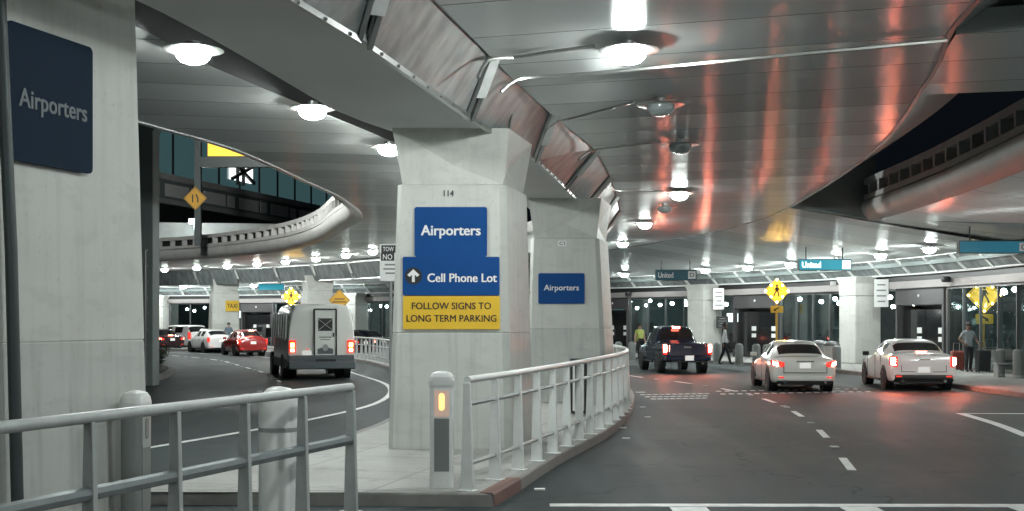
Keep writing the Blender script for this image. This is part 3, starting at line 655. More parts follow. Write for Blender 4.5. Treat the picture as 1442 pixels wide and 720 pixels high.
def pole(t, h, r, m='grey_metal', y=.04, name='pole', z0=0): s = MB(); s.tube([(0, y, z0), (0, y, h)], r, 8); return mk(name, s, m, t, smooth=True)
def diamond(t, s, z, m, y=0, border=True):
    q = s*.7071; d = MB(); d.plate([(0,q), (-q,0), (0,-q), (q,0)], y-.012, y, (0,0,z)); o = mk('panel', d, m, t)
    if border:
        b = MB(); q1, q2 = q*.93, q*.88
        for k in range(4):
            a0, a1 = R(90*k), R(90*k+90)
            b.add([(math.cos(a)*q_, y-.014, z+math.sin(a)*q_) for q_, a in ((q1,a0), (q1,a1), (q2,a1), (q2,a0))], [(0,1,2,3)])
        bo = mk('border', b, 'letter_black', t)
    return o
def walker(t, k, z, y, flip=1):                   # pedestrian symbol
    w = MB()
    w.plate([(math.cos(R(a))*.055*k, math.sin(R(a))*.055*k) for a in range(0, 360, 30)], y-.005, y, (0,0,z+.235*k))
    for poly in ([(-.05,.17), (.05,.17), (.06,0), (-.05,0)], [(-.05,.02), (.02,.02), (-.07,-.12), (-.12,-.25), (-.17,-.24), (-.12,-.10)], [(0,.02), (.06,.02), (.085,-.11), (.12,-.25), (.06,-.25), (.035,-.11)],
                 [(.03,.17), (.06,.15), (.13,.05), (.11,.02), (.03,.10)], [(-.04,.17), (-.06,.15), (-.13,.03), (-.10,.01), (-.03,.1)]):
        w.plate([(x*k*flip, zz*k) for x, zz in poly], y-.005, y, (0,0,z))
    mk('symbol', w, 'letter_black', t)
def crosswalk_sign(label, loc, s, arrow=True, lit=True, flip=1, rz=0, hz=2.6):
    t = sign('crossing_sign', label, 'sign', loc, rz, 'pedestrian crossing signs'); pole(t, hz+.1, .045, 'sign_amber', .06)
    diamond(t, s, hz, 'lit_yellow' if lit else 'sign_yellow'); walker(t, s*1.25, hz, -.013, flip)
    if lit:
        q = s*.7071*.93
        for k in range(8):
            a = R(45*k); rr_ = q*.93 if k % 2 == 0 else q*.68; d = MB(); d.lathe([(0,-.03), (.03,-.024), (.036,-.0)], (math.cos(a)*rr_, -.012, hz+math.sin(a)*rr_), 8, 'Y'); mk('light', d, 'warning_led', t)
    if arrow:
        a = MB(); a.plate(rrect(.62*s/.9, .34*s/.9, .03), -.012, 0, (0,0,hz-s*.7071-.22)); mk('plaque', a, 'sign_yellow', t)
        k = s/.9; w = MB(); w.plate([(x*k*flip, z*k) for x, z in [(.12,.09), (.09,.12), (-.06,0), (-.02,-.05), (-.16,-.10), (-.13,.05), (-.10,.02), (.0,.0)]], -.018, -.013, (0,0,hz-s*.7071-.22)); mk('arrow', w, 'letter_black', t)
    return t
def ground_at(u, Y, z=.15): return Vector((gx(u, Y), Y, z))
q = ground_at(1094, 48); crosswalk_sign('bright yellow crossing sign on a yellow pole with arrow plaque, above the silver sedan', q, .72, hz=HC+(HV-410)*48/F-.15)
q = ground_at(1386, 47.2); crosswalk_sign('yellow crossing sign with mirrored arrow added behind the right glass as a reflection', q, 1.0, flip=-1, hz=HC+(HV-416)*47.2/F-.15)  # added object standing in for a crossing sign mirrored in the glazing
q = ground_at(410, 66); crosswalk_sign('glowing yellow crossing sign over the roof of the shuttle bus', q, .75, arrow=False, hz=HC+(HV-418)*66/F-.15)
t = sign('warning_sign', 'plain amber diamond sign rising behind the shuttle bus roof', 'sign', ground_at(478, 58)); hz = HC+(HV-423)*58/F-.15
pole(t, hz, .04); diamond(t, .74, hz, 'sign_amber'); lettering('YIELD', .42, .09, 0, .12, -.013, 'letter_black', t, .01) if False else None
ln = MB(); ln.box((0,-.015,hz+.06), (.5,.004,.05)); ln.box((0,-.015,hz-.08), (.66,.004,.05)); mk('text_bars', ln, 'letter_black', t)
# parking regulation sign left of the near column
Yn = 23.; kn = Yn/F; t = sign('parking_sign', 'white parking regulation sign half hidden by the near column', 'sign', (gx(550,Yn), Yn, .15)); zc = HC+(HV-370)*Yn/F-.15
pole(t, zc+.3, .03, y=.04); panel(t, 30*kn, 52*kn, 'sign_white', .02, cz=zc)
bx = MB(); bx.plate(rrect(27*kn, 11*kn, .01, cz=zc+19*kn, cx=.5*kn), -.026, -.021); bx.plate(rrect(19*kn, 11*kn, .01, cx=-4*kn, cz=zc+8*kn), -.026, -.021); mk('patch', bx, 'letter_black', t)
lettering('TOW', 15*kn, 6*kn, -3*kn, zc+19*kn, -.027, 'letter_white', t); lettering('NO', 13*kn, 7.5*kn, -4*kn, zc+8*kn, -.027, 'letter_white', t)
lb = MB()
for j, (w_, zz) in enumerate(((16,-3), (20,-9), (14,-15))): lb.box((0,-.022,zc+zz*kn), (w_*kn,.004,2.2*kn))
mk('text_bars', lb, 'bin_grey', t)
# taxi sign
t = sign('wall_sign', 'amber sign reading TAXI on the column by the taxi lane', 'sign', (gx(327,80.9), 80.93, HC+(HV-431)*81/F)); panel(t, 19*81/F, 15*81/F, 'sign_yellow', .03); lettering('TAXI', 14*81/F, 6*81/F, 0, 0, -.021, 'letter_black', t, .02)
# airline signs hanging under the canopy
def hang_sign(label, u0, u1, v0, v1, Y, m, txt, txw, icon, rz=0, lit='letter_white'):
    k = Y/F; t = sign('hanging_sign', label, 'sign', (gx((u0+u1)/2, Y), Y, HC+(HV-(v0+v1)/2)*k), rz, 'airline signs under the canopy'); w, h = (u1-u0)*k, (v1-v0)*k
    s = MB(); s.box((0,.12,0), (w, .24, h)); mk('case', s, 'dark_metal', t)
    s = MB(); s.box((0,-.01,0), (w-.04, .02, h-.05)); mk('face', s, m, t)
    if txt: lettering(txt, txw*k, h*.5, -w/2+txw*k/2+.12, 0, -.022, lit, t, .015)
    if icon: s = MB(); s.box((w/2-h*.45,-.024,0), (h*.7,.01,h*.72)); mk('icon', s, 'lit_white' if lit == 'lit_white' else 'sign_white', t); lettering(icon, h*.4, h*.4, w/2-h*.45, 0, -.031, 'sign_teal', t, .01)
    s = MB()
    for x in (-w*.35, w*.35): s.tube([(x,.12,h/2), (x,.12,h/2+.45)], .025, 6)
    mk('hanger', s, 'dark_metal', t)
    return t
hang_sign('unlit teal hanging sign reading United, above the pickup truck', 923, 981, 380, 395, 52, 'sign_teal', 'United', 21, 'D')
hang_sign('lit teal hanging sign reading United, above the silver sedan', 1125, 1199, 365, 381, 45, 'lit_teal', 'United', 26, 'DB', lit='lit_white')
hang_sign('wide teal hanging sign with a letter C at the right edge', 1351, 1462, 339, 357, 37, 'lit_teal_dim', '', 0, None)
t = [o for o in D.objects if o.get('label', '').startswith('wide teal')][0]; kk = 37/F
s = MB(); s.box((gx(1442,37)-gx(1406.5,37),-.024,0), (14*kk,.01,12*kk)); mk('icon', s, 'sign_white', t); lettering('C', 7*kk, 8*kk, gx(1442,37)-gx(1406.5,37)-.02, 0, -.031, 'sign_teal', t, .01)
hang_sign('small lit teal hanging sign beyond the taxi queue', 364, 400, 400, 409, 80, 'lit_teal', '', 0, None)

# ------------------------------------------------------------------ ceiling lamps, conduits
def make_lamp(lit, label):
    t = thing('dome_lamp', label, 'ceiling lamp', (0,0,0), 0, 'dome lamps under the decks')
    s = MB(); s.lathe([(0,.02), (.09,.02), (.09,.105), (0,.105)], n=14); mk('stem', s, 'steel', t)
    s = MB(); s.lathe([(.0,.03), (.18,.03), (.36,.01), (.375,.0), (.36,-.006), (.215,.0), (0,.0)], n=24); mk('reflector', s, 'steel', t, smooth=True)
    s = MB(); s.lathe([(.215,-.002), (.218,-.035), (.20,-.09), (.15,-.14), (.07,-.168), (0,-.175)], n=18); mk('dome', s, 'lamp_dome' if lit else 'lamp_off', t, smooth=True)
    return t
ON = make_lamp(True, 'large lit dome lamp nearest the camera on the right hand soffit'); OFF = make_lamp(False, 'unlit dome lamp on the right hand soffit, behind the large lit one')
used = {1: 0, 0: 0}
def lamp(x, y, z, lit, label, lk=ON):
    src = ON if lit else OFF
    if used[lit] == 0: src.location = (x, y, z); src['label'] = label; used[lit] = 1; return src
    used[lit] += 1; return dup(src, (x, y, z), 0, label)
ORD = ['first', 'second', 'third', 'fourth', 'fifth', 'sixth', 'seventh', 'eighth', 'ninth', 'tenth', 'eleventh', 'twelfth', 'thirteenth', 'fourteenth', 'fifteenth', 'sixteenth', 'seventeenth', 'eighteenth']
lamp(1.44, 14.9, ZC-.11, 1, 'large lit dome lamp nearest the camera on the right hand soffit')
def spots(lst, z, fmt, lit=1):
    for i, (u, Y) in enumerate(lst): lamp(gx(u, Y), Y, z, lit, fmt % ORD[i])
for i, (u, Y, lit, lb) in enumerate(((930,18.7,0,'unlit dome lamp just beyond the large lit lamp on the right hand soffit'), (958,22.9,0,'unlit dome lamp directly above a brightly lit one on the right hand soffit'), (957,31.7,1,'lit dome lamp in mid soffit straight behind the unlit pair'),
        (936,35.5,0,'small unlit dome lamp between the mid soffit lit lamps'), (908,41.5,1,'small lit dome lamp close to the far end of the panelled beam'), (877,52,1,'far lit dome lamp beside the end of the panelled beam'))):
    lamp(gx(u, Y), Y, ZC-.11, lit, lb)
for i, (u, v) in enumerate(((879,391), (993,383), (1053,378), (1113,373), (1177,367), (1240,360), (1309,352))):
    lo, hi = None, None                            # on the canopy, 2.6 m out from the facade
    for a, b in zip(FOFF(2.9), FOFF(2.9)[1:]):
        k = (u-721)/F; fa, fb = a.x-k*a.y, b.x-k*b.y
        if fa*fb <= 0 and a.y > 20: lo = a.lerp(b, fa/(fa-fb)); break
    lamp(lo.x, lo.y, ZF+.04, 1, ORD[i]+' lit dome lamp from the left in the canopy row over the pavement')
for i, (x, y) in enumerate(((14.3,29.5), (14.3,24.5), (14.3,19), (14.3,13), (14.3,6))): lamp(x, y, ZF+.06, 1, ORD[i]+' canopy lamp beyond the right edge of the picture')
spots(((272,14.9), (440,19), (548,23.2)), ZC-.11, '%s lit dome lamp on the left soffit along the dark gap')
for i, (x, y) in enumerate(((-1.55,28.5), (-1.1,34.5), (-1.2,41), (-2.2,47.5), (-4.2,54))): lamp(x, y, ZC-.11, 1, ORD[i]+' lamp hidden behind the near column on the left soffit')
spots(((232,78), (277,75.5), (320,73), (362,70.5), (402,67.5), (445,64.3), (487,61), (525,57.8)), ZC-.11, '%s lamp from the left in the far row below the oval parapet')
for i, (x, y) in enumerate(((1.3,8.8), (-3.4,-3), (2.6,2.5), (-8.2,-2), (-9.6,-7))): lamp(x, y, ZC-.11, 1, ORD[i]+' soffit lamp overhead or behind the camera')
for i, u in enumerate((236, 286, 345, 394, 500)):
    a, d = fac_at(u); nl = Vector((-d.y, d.x)); q = a+nl*2.9; lamp(q.x, q.y, ZF+.04, 1, ORD[i]+' small lamp under the far canopy behind the taxis')
cn = 0
def conduit(pts, label, r=.022):
    s = MB(); s.tube(crom([Vector(p) for p in pts], .25), r, 6); tag(mk('conduit', s, 'steel', smooth=True), label, 'conduit', 'conduits across the right hand soffit')
zc_ = ZC-.05
conduit([(-.42,14.9,5.05), (-.3,15.3,5.36), (.02,15.6,zc_), (.5,15.25,zc_), (1.02,14.95,zc_)], 'curved conduit from the panels to the large lit lamp')
conduit([(-.15,16.6,5.2), (.06,16.7,5.38), (.36,16.75,zc_-.02), (1.2,16.45,zc_-.02), (3.2,15.5,zc_-.02), (5.25,14.55,zc_-.02)], 'long bright conduit crossing the whole right hand soffit', .026)
conduit([(.55,20.3,5.2), (.75,20.4,5.4), (1.1,20.1,zc_), (1.9,18.75,zc_)], 'conduit bending to the nearest unlit lamp')
conduit([(1.3,23.6,5.2), (1.55,23.8,5.4), (1.95,23.7,zc_), (2.8,22.9,zc_)], 'conduit bending to the second unlit lamp')
conduit([(2.2,29.5,5.25), (2.5,30.4,5.4), (2.8,31.6,zc_), (4.0,31.7,zc_)], 'conduit leading to the lit lamp in mid soffit')
conduit([(-.12,18.9,4.75), (.02,18.95,4.5), (-.05,18.6,4.95), (.0,18.4,5.2)], 'short looped conduit beside the head of the near column', .018)

# ------------------------------------------------------------------ terminal building
tb = thing('terminal_building', 'long curved terminal front of dark doors and glass under a pale lintel', 'building', (16, 55, .15))
def TB(o): return P(o, tb)
FP = [tuple(p) for p in FAC]
s = MB(); s.sweep([(.3,3.42), (.3,3.72), (-.2,3.72), (-.2,3.42)], FP); TB(mk('lintel', s, 'lintel'))
s = MB(); s.sweep([(.24,3.705), (.24,4.3), (-.3,4.3), (-.3,3.705)], FP); TB(mk('header', s, 'black'))
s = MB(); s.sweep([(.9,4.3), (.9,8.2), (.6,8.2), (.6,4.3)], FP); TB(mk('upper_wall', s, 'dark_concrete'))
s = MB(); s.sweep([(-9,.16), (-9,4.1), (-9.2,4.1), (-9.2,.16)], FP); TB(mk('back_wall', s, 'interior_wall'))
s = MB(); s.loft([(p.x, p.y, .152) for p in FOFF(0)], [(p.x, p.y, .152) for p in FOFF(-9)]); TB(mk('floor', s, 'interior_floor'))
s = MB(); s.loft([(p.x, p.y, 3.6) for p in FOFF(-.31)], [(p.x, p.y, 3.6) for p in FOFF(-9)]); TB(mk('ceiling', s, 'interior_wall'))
def bay(u0, u1, kind):
    a, _ = fac_at(u0); b, _ = fac_at(u1)
    if a.y > b.y and u1 > u0: pass
    d = (b-a); L = d.length; d.normalize(); rz = math.atan2(d.y, d.x); mid = (a+b)/2; nrm = Vector((d.y, -d.x))   # local -Y looks to the road
    H = 3.42-.15
    if kind == 'glass':
        n = max(2, round(L/1.35)); fr = MB()
        for k in range(n+1): fr.box((-L/2+L*k/n, 0, H/2), (.05 if 0 < k < n else .10, .10, H))
        fr.box((0,.003,.06), (L,.11,.12)); fr.box((0,.003,H-.05), (L,.11,.1))
        f = mk('glass_wall', fr, 'frame_grey', None, (mid.x, mid.y, .15), rz); TB(f)
        pn = MB(); pn.box((0,.05,H/2), (L-.04,.012,H-.02)); p_ = mk('pane', pn, 'pane'); p_.parent = f
        for k in range(n):                         # downlights inside
            for dy in (.9, 2.2, 4.2, 6.6):
                if random.random() < .85:
                    c = MB(); c.lathe([(0,-.10), (.08,-.08), (.12,0), (.08,.08), (0,.1)], (-L/2+L*(k+.5)/n+random.uniform(-.3,.3), dy+random.uniform(-.5,.5), H-.15-random.uniform(0,.55)), 8); o = mk('downlight', c, 'interior_lamp'); o.parent = f
        for k in range(max(1, int(L/2.2))):        # lit posters and screens on the inner walls
            c = MB(); x = random.uniform(-L/2+.5, L/2-.5); c.box((x, random.uniform(3, 8), random.uniform(1.5, 2.5)), (random.uniform(.4,1.3), .06, random.uniform(.3,.8))); o = mk('lit_panel', c, random.choice(['screen_pale', 'screen_teal', 'screen_teal'])); o.parent = f
        for k in range(int(L/2.4)):                # pillars and kiosks inside
            c = MB(); x = random.uniform(-L/2+.4, L/2-.4); dy = random.uniform(2.5, 7)
            c.box((x, dy, .6), (random.uniform(.5,1.4), .6, 1.2)); c.box((x+random.uniform(-.3,.3), dy+.1, 1.5), (.5, .12, .6)); o = mk('kiosk', c, random.choice(['interior_wall', 'bin_grey', 'door_dark'])); o.parent = f
    else:
        fr = MB(); fr.box((-L/2+.07,0,H/2), (.14,.2,H)); fr.box((L/2-.07,0,H/2), (.14,.2,H)); fr.box((0,0,H-.35), (L-.29,.2,.7))
        f = mk('entrance', fr, 'frame_dark', None, (mid.x, mid.y, .15), rz); TB(f)
        rc = MB(); rc.box((0,.9,(H-.7)/2), (L-.3,.06,H-.7)); rc.box((-L/2+.2,.5,(H-.7)/2), (.06,.74,H-.72)); rc.box((L/2-.2,.5,(H-.7)/2), (.06,.74,H-.72)); o = mk('recess', rc, 'door_dark'); o.parent = f
        nd = 2
        for k in range(nd):
            w = (L-.5)/nd; x = -L/2+.25+w*(k+.5); dr = MB(); dr.box((x,.25,1.2), (w-.04,.05,2.36)); o = mk('door', dr, 'door_glass'); o.parent = f
            for zn, hn in ((1.5,.24), (1.14,.2)): nb = MB(); nb.box((x+w*.2,.22,zn), (w*.22,.01,hn)); o = mk('notice', nb, 'sign_white'); o.parent = f
        lm = MB(); lm.lathe([(0,-.02), (.06,-.02), (.06,.02), (0,.02)], (0,-.11,H-.32), 8, 'Y'); o = mk('sensor', lm, 'sign_white'); o.parent = f
for u0, u1, k in ((843,886,'door'), (888,990,'glass'), (1034,1098,'door'), (1100,1194,'glass'), (1264,1332,'door'), (1335,1462,'glass'), (240,296,'glass'), (340,384,'door'), (388,440,'glass'), (444,500,'door'), (503,575,'glass'), (165,214,'door'), (580,650,'door'), (655,740,'glass'), (745,840,'glass')):
    bay(u0, u1, k)
def tcol(u, label, w=1.35, d=1.3):
    a, dr = fac_at(u); nl = Vector((-dr.y, dr.x)); c = a+nl*.55; rz = math.atan2(-dr.y, -dr.x)
    t = thing('terminal_column', label, 'column', (c.x, c.y, .15), rz, 'white columns of the terminal front')
    s = MB(); s.prism([(-w/2,-d/2), (w/2,-d/2), (w/2,d/2), (-w/2,d/2)], 0, 3.0); mk('shaft', s, 'column', t, bevel=.05)
    h = MB(); lo = [(-w/2,-d/2), (w/2,-d/2), (w/2,d/2), (-w/2,d/2)]
    h.add([(x, y, 3.01) for x, y in lo]+[(x*1.02, y*1.02-.0, 3.55) for x, y in lo]+[(x*1.3, y*1.1, 3.86) for x, y in lo], [(0,1,5,4), (1,2,6,5), (2,3,7,6), (3,0,4,7), (4,5,9,8), (5,6,10,9), (6,7,11,10), (7,4,8,11), (8,9,10,11), (3,2,1,0)])
    mk('head', h, 'column', t, bevel=.03); return t, c, rz
for u, lb in ((1003,'white terminal column behind the pickup truck, bearing a notice'), (1226,'white terminal column between the two pale cars, bearing a notice'), (226,'cream terminal column at the far left behind the dark taxi'), (508,'white terminal column far behind the shuttle bus')): tcol(u, lb)
def notice(label, u, v, w, h, Y, m='sign_white', txt=None, tm='bin_grey', rz=0):
    k = Y/F; t = sign('notice', label, 'sign', (gx(u,Y), Y, HC+(HV-v)*k), rz); panel(t, w*k, h*k, m, .02)
    b = MB()
    if not txt:
        for j in range(4): b.box((0,-.022,h*k*(.3-.2*j)), (w*k*random.uniform(.45,.75),.004,h*k*.05))
        mk('text_bars', b, tm, t)
    s = MB(); s.box((0,.06,0), (.05,.1,h*k*.8)); mk('bracket', s, 'grey_metal', t)
    return t
c_, d_ = fac_at(1003); notice('white notice board on the column behind the pickup truck', 1012, 421, 15, 30, c_.y-1.5)
c_, d_ = fac_at(1226); notice('white notice board on the column between the pale cars', 1241, 413, 20, 39, c_.y-2.0)
c_, d_ = fac_at(1003); notice('black notice above the walking man in white', 1017, 454, 17, 17, c_.y-1.3, 'black')
notice('white wayfinding strip under the canopy left of the pale column', 1179, 399.5, 20, 6, fac_at(1179)[0].y-.3)
cm = MB(); cm.lathe([(0,0), (.16,.0), (.2,.1), (.16,.22), (0,.24)], n=12)
for u, v, lb in ((893,414,'small dark camera under the canopy behind the pickup truck'), (1349,394,'small dark camera under the lintel at the right')):
    a, d = fac_at(u); nl = Vector((-d.y, d.x)); q = a+nl*.5; tag(mk('camera_dome', cm, 'black', None, (q.x, q.y, HC+(HV-v)*q.y/F-.1), smooth=True), lb, 'camera')

# ------------------------------------------------------------------ upper level seen through the oval opening
ub = thing('upper_terminal', 'teal glazed upper terminal wall seen through the oval opening', 'building', (-24, 100, 6))
A0, A1 = Vector((-33, 70)), Vector((-12, 140)); dd = (A1-A0).normalized(); LL = (A1-A0).length
def ux(u):                                        # distance along the wall at image column u
    k = (u-721)/F; return (k*A0.y-A0.x)/(dd.x-k*dd.y)
def ubox(name, s0, s1, z0, z1, th, m, off=0., par=None):
    a = A0+dd*s0; b = A0+dd*s1; nr = Vector((dd.y, -dd.x)); c = (a+b)/2+nr*(off-th/2)
    s = MB(); s.box((c.x, c.y, (z0+z1)/2), ((b-a).length, th, z1-z0), rz=math.atan2(dd.y, dd.x)); o = P(mk(name, s, m), ub); return o
ubox('pane', 0, LL, 13.2, 24, .2, 'teal_glass')
for k in range(22): ubox('mullion', k*3.4, k*3.4+.16, 13.2, 24, .2, 'dark_metal', .12)
ubox('ledge', 0, LL, 12.75, 13.2, .5, 'ring', .45)
ubox('band', 0, LL, 11.3, 12.75, .3, 'dark_concrete', .1)
for k in range(13):
    ubox('band_panel', k*5.6+.3, k*5.6+3.6, 11.55, 12.5, .06, 'sign_white', .16); ubox('band_panel', k*5.6+4.0, k*5.6+5.1, 11.55, 12.5, .06, 'sign_white', .16)
ubox('sill', 0, LL, 10.9, 11.28, .5, 'ring_dark', .5)
ubox('lower_wall', 0, LL, 5.5, 10.9, .3, 'black', -.1)
sw = ux(322), ux(354)
zlo = lambda s, v: HC+(HV-v)*(A0+dd*s).y/F
zz0, zz1 = zlo(sw[0], 252), zlo(sw[0], 226)
ubox('lit_window', sw[0], sw[1], zz0, zz1, .1, 'lit_white', .14)
br = MB(); a = A0+dd*sw[0]; b = A0+dd*sw[1]; nr = Vector((dd.y, -dd.x))*.3
for (p0, z0, p1, z1) in ((a,zz0,b,zz1), (a,zz1,b,zz0), (a.lerp(b,.5),zz0-.4,a.lerp(b,.5),zz1+.3), (a.lerp(b,.25),zz0-.4,a.lerp(b,.25),zz1+.3)): br.bar((p0.x+nr.x, p0.y+nr.y, z0), (p1.x+nr.x, p1.y+nr.y, z1), .2, .28)
P(mk('bracing', br, 'dark_metal'), ub)
uw = MB(); uw.box((-22,82,7.4), (30,.3,2.6), rz=R(8)); tag(mk('low_wall', uw, 'ring_dark'), 'grey low wall with a lamp on the upper roadway', 'wall')
ud = MB(); ud.prism([(-60,75), (-25,73), (-12,80), (-6,100), (-60,140)], 5.6, 5.9); structure(mk('upper_road', ud, 'asphalt'))
t = thing('wall_lamp', 'small white lamp glowing over the low wall on the upper roadway', 'lamp', (gx(273,79), 79, 8.45)); s = MB(); s.box((0,0,.1), (.55,.3,.25)); mk('lens', s, 'lamp_dome', t); s = MB(); s.box((0,.0,.3), (.7,.45,.12)); s.box((0,.2,-1.2), (.1,.1,2.9)); mk('housing', s, 'dark_metal', t)
YG = 62.; kg = YG/F
t = sign('lane_sign', 'amber diamond lane merge sign on the dark upper level pole', 'sign', (gx(275,YG-.2), YG-.2, HC+(HV-280)*kg)); diamond(t, .86, 0, 'sign_amber')
s = MB(); s.bar((-.13,-.016,-.22), (-.13,-.016,.2), .06, .06); s.bar((.14,-.016,-.22), (.14,-.016,-.02), .06, .06); s.bar((.14,-.016,-.03), (.04,-.016,.2), .06, .06); mk('symbol', s, 'letter_black', t)
t = thing('sign_gantry', 'dark pole gantry carrying a yellow and blue road sign above the opening', 'gantry', (gx(279,YG), YG, 5.9))
s = MB(); s.box((0,0,4.2), (.32,.3,8.4)); mk('pole', s, 'dark_metal', t)
s = MB(); s.box((4.2,0,HC+(HV-229)*kg-5.9), (8.6,.5,.5)); mk('arm', s, 'dark_metal', t)
zy = HC+(HV-221)*kg-5.9; x0 = gx(295,YG)-gx(279,YG)
s = MB(); s.box((x0+2.7,-.3,zy+.4), (5.4,.1,.8)); mk('yellow_board', s, 'lit_yellow', t); s = MB(); s.box((x0+2.7,-.3,zy+1.3), (5.4,.1,.98)); mk('blue_board', s, 'lit_blue', t)
lettering('RETURN', 2.6, .42, x0+2.55, zy+.42, -.352, 'letter_black', t, .01)
# tall dark pier standing in the planter
t = thing('dark_pier', 'dark square pier rising from the planter through the oval opening', 'pillar', (gx(204,38.3), 38.3, 0))
s = MB(); s.box((0,0,4.8), (.72,.72,9.6)); mk('shaft', s, 'dark_concrete', t, bevel=.03)
s = MB(); s.add([(-.36,-.36,8.0), (.36,-.36,8.0), (.36,.36,8.0), (-.36,.36,8.0), (-1.6,-.5,10.4), (1.9,-.5,10.4), (1.9,.5,10.4), (-1.6,.5,10.4)], [(0,1,5,4), (1,2,6,5), (2,3,7,6), (3,0,4,7), (4,5,6,7), (3,2,1,0)]); mk('capital', s, 'dark_concrete', t, loc=(0,0,.01))
t = thing('added_floodlight', 'added floodlight mast hidden behind the dark pier, lighting the oval parapet', 'floodlight', (-12.75, 42.2, .15))  # unseen mast added to brighten the slotted parapet and upper wall
s = MB(); s.tube([(0,0,0), (0,0,10.3)], [.11,.07], 10); mk('pole', s, 'dark_metal', t, smooth=True)
s = MB(); s.lathe([(0,10.25), (.62,10.25), (.62,10.3), (0,10.3)], n=20); s.lathe([(0,11.045), (.12,11.045), (.1,11.15), (0,11.18)], n=20); mk('hood', s, 'dark_metal', t)
s = MB(); s.lathe([(.0,10.5), (.2,10.5), (.3,10.7), (.3,10.9), (.2,11.04), (0,11.04)], n=16); mk('lens', s, 'added_flood', t)
t = thing('lattice_post', 'grey green slatted post beside the dark pier', 'post', (gx(193,36.5), 36.5, .1))
s = MB()
for k in range(4): s.box((-.24+.16*k,0,2.05), (.05,.06,4.1))
for k in range(9): s.box((0,.06,.25+.48*k), (.6,.04,.05))
mk('slats', s, 'bin_grey', t)

# ------------------------------------------------------------------ planter
PL = crom([(-12.2,33.5), (-11.6,36), (-11.9,40), (-12.7,45), (-14.3,50.5), (-16.8,52.5), (-19,50), (-19,38), (-16,33)], .7)
t = thing('planter', 'kerbed planter bed at the foot of the dark pier', 'planter', (-15, 43, 0)); poly = [(p.x+15, p.y-43) for p in PL]
s = MB(); s.prism(poly, 0, .17); mk('kerb', s, 'kerb', t); s = MB(); c_ = Vector((-1,0)); s.prism([((x-c_.x)*.93+c_.x, (y-c_.y)*.95+c_.y) for x, y in poly], .1, .2); mk('soil', s, 'soil', t)
def shrub(x, y, r, h, label):
    t = thing('shrub', label, 'plant', (x, y, .18), 0, 'low shrubs in the planter'); st = MB(); lf = MB()
    for k in range(16):
        a = random.uniform(0, 6.28); e = Vector((math.cos(a)*r*random.uniform(.3,.9), math.sin(a)*r*random.uniform(.3,.9), h*random.uniform(.5,1)))
        st.tube([(0,0,0), e*.5+Vector((0,0,.06)), e], [.014,.01,.004], 5)
        for j in range(46):
            c = e*random.uniform(.35,1.05)+Vector((random.gauss(0,.09), random.gauss(0,.09), random.gauss(0,.07)))
            c.z = max(.02, c.z); d = Vector((random.gauss(0,1), random.gauss(0,1), random.gauss(.3,.7))).normalized(); w = d.cross(Vector((random.random(), random.random(), random.random()))).normalized()
            L = random.uniform(.05,.09); lf.add([c, c+d*L*.5+w*L*.28, c+d*L, c+d*L*.5-w*L*.28], [(0,1,2,3)])
    mk('stem', st, 'bark', t); mk('foliage', lf, 'leaf', t)
for i, (x, y, r_, h_) in enumerate(sorted(((-12.3,38,.5,.9), (-12.7,40.4,.55,1.0), (-12.95,42.8,.55,.95), (-13.25,44.9,.6,1.15), (-13.8,47,.55,.9), (-14.5,49.1,.55,1.0), (-15.3,50.8,.5,.8), (-14.2,43.6,.7,1.3), (-14.6,46.2,.7,1.4)), key=lambda q: q[1])):
    shrub(x, y, r_, h_, ORD[i]+' low dark green shrub counted from the camera in the planter')

# ------------------------------------------------------------------ railings and bollards
def railing(label, path, n, h, split=True, post_w=.085, base_w=.16, rails=(1.0,.78,.24), m='white_metal', low='grey_metal', lr=.026):
    t = thing('railing', label, 'railing', (path[0][0], path[0][1], .15)); o0 = Vector((path[0][0], path[0][1], 0)); L = plen(path)
    PP = [Vector((p[0], p[1], 0))-o0 for p in path]
    s = MB(); s.tube([p+Vector((0,0,h)) for p in PP], .042, 10); mk('top_rail', s, m, t, smooth=True)
    for f in rails[1:]:
        s = MB(); s.tube([p+Vector((0,0,h*f)) for p in PP], lr, 8); mk('lower_rail', s, low, t, smooth=True)
    for k in range(n):
        p, d = along(path, L*(k+.001)/(n-1) if n > 1 else 0); rz = math.atan2(d[1], d[0])
        s = MB(); w0, w1 = base_w/2, post_w/2; th = .02
        s.add([(-w0,-th,0), (w0,-th,0), (w0,th,0), (-w0,th,0), (-w1,-th,h-.03), (w1,-th,h-.03), (w1,th,h-.03), (-w1,th,h-.03)], [(0,1,5,4), (1,2,6,5), (2,3,7,6), (3,0,4,7), (4,5,6,7), (3,2,1,0)])
        s.box((0,0,.006), (base_w*1.35,.13,.012)); mk('post', s, m, t, loc=(p[0]-o0.x, p[1]-o0.y, 0), rz=rz+R(78), bevel=.006)
    return t
RR = crom([(-.5,13.5), (.02,15.2), (.55,17.2), (1.3,20.2), (1.95,23), (2.5,26.3), (2.72,30), (2.55,34), (2.1,38)], .4)
railing('white curved guard railing along the kerb right of the near column', RR, 26, 1.24)
LR = crom([(-4.6,3.6), (-3.9,5.4), (-3.16,7.46), (-2.3,9.95), (-1.6,12.0)], .4)
railing('blurred white railing crossing the lower left foreground', LR, 10, 1.24, rails=(1.0,.58), base_w=.16, low='rail_dark', lr=.05, m='rail_shaded')
FR = crom([(-3.9,44), (-4.75,50), (-6.2,56.5), (-7.9,62), (-9.5,65)], .5)
railing('far grey railing on the island behind the shuttle bus', FR, 22, 1.05, m='grey_metal', rails=(1.0,.66,.2))
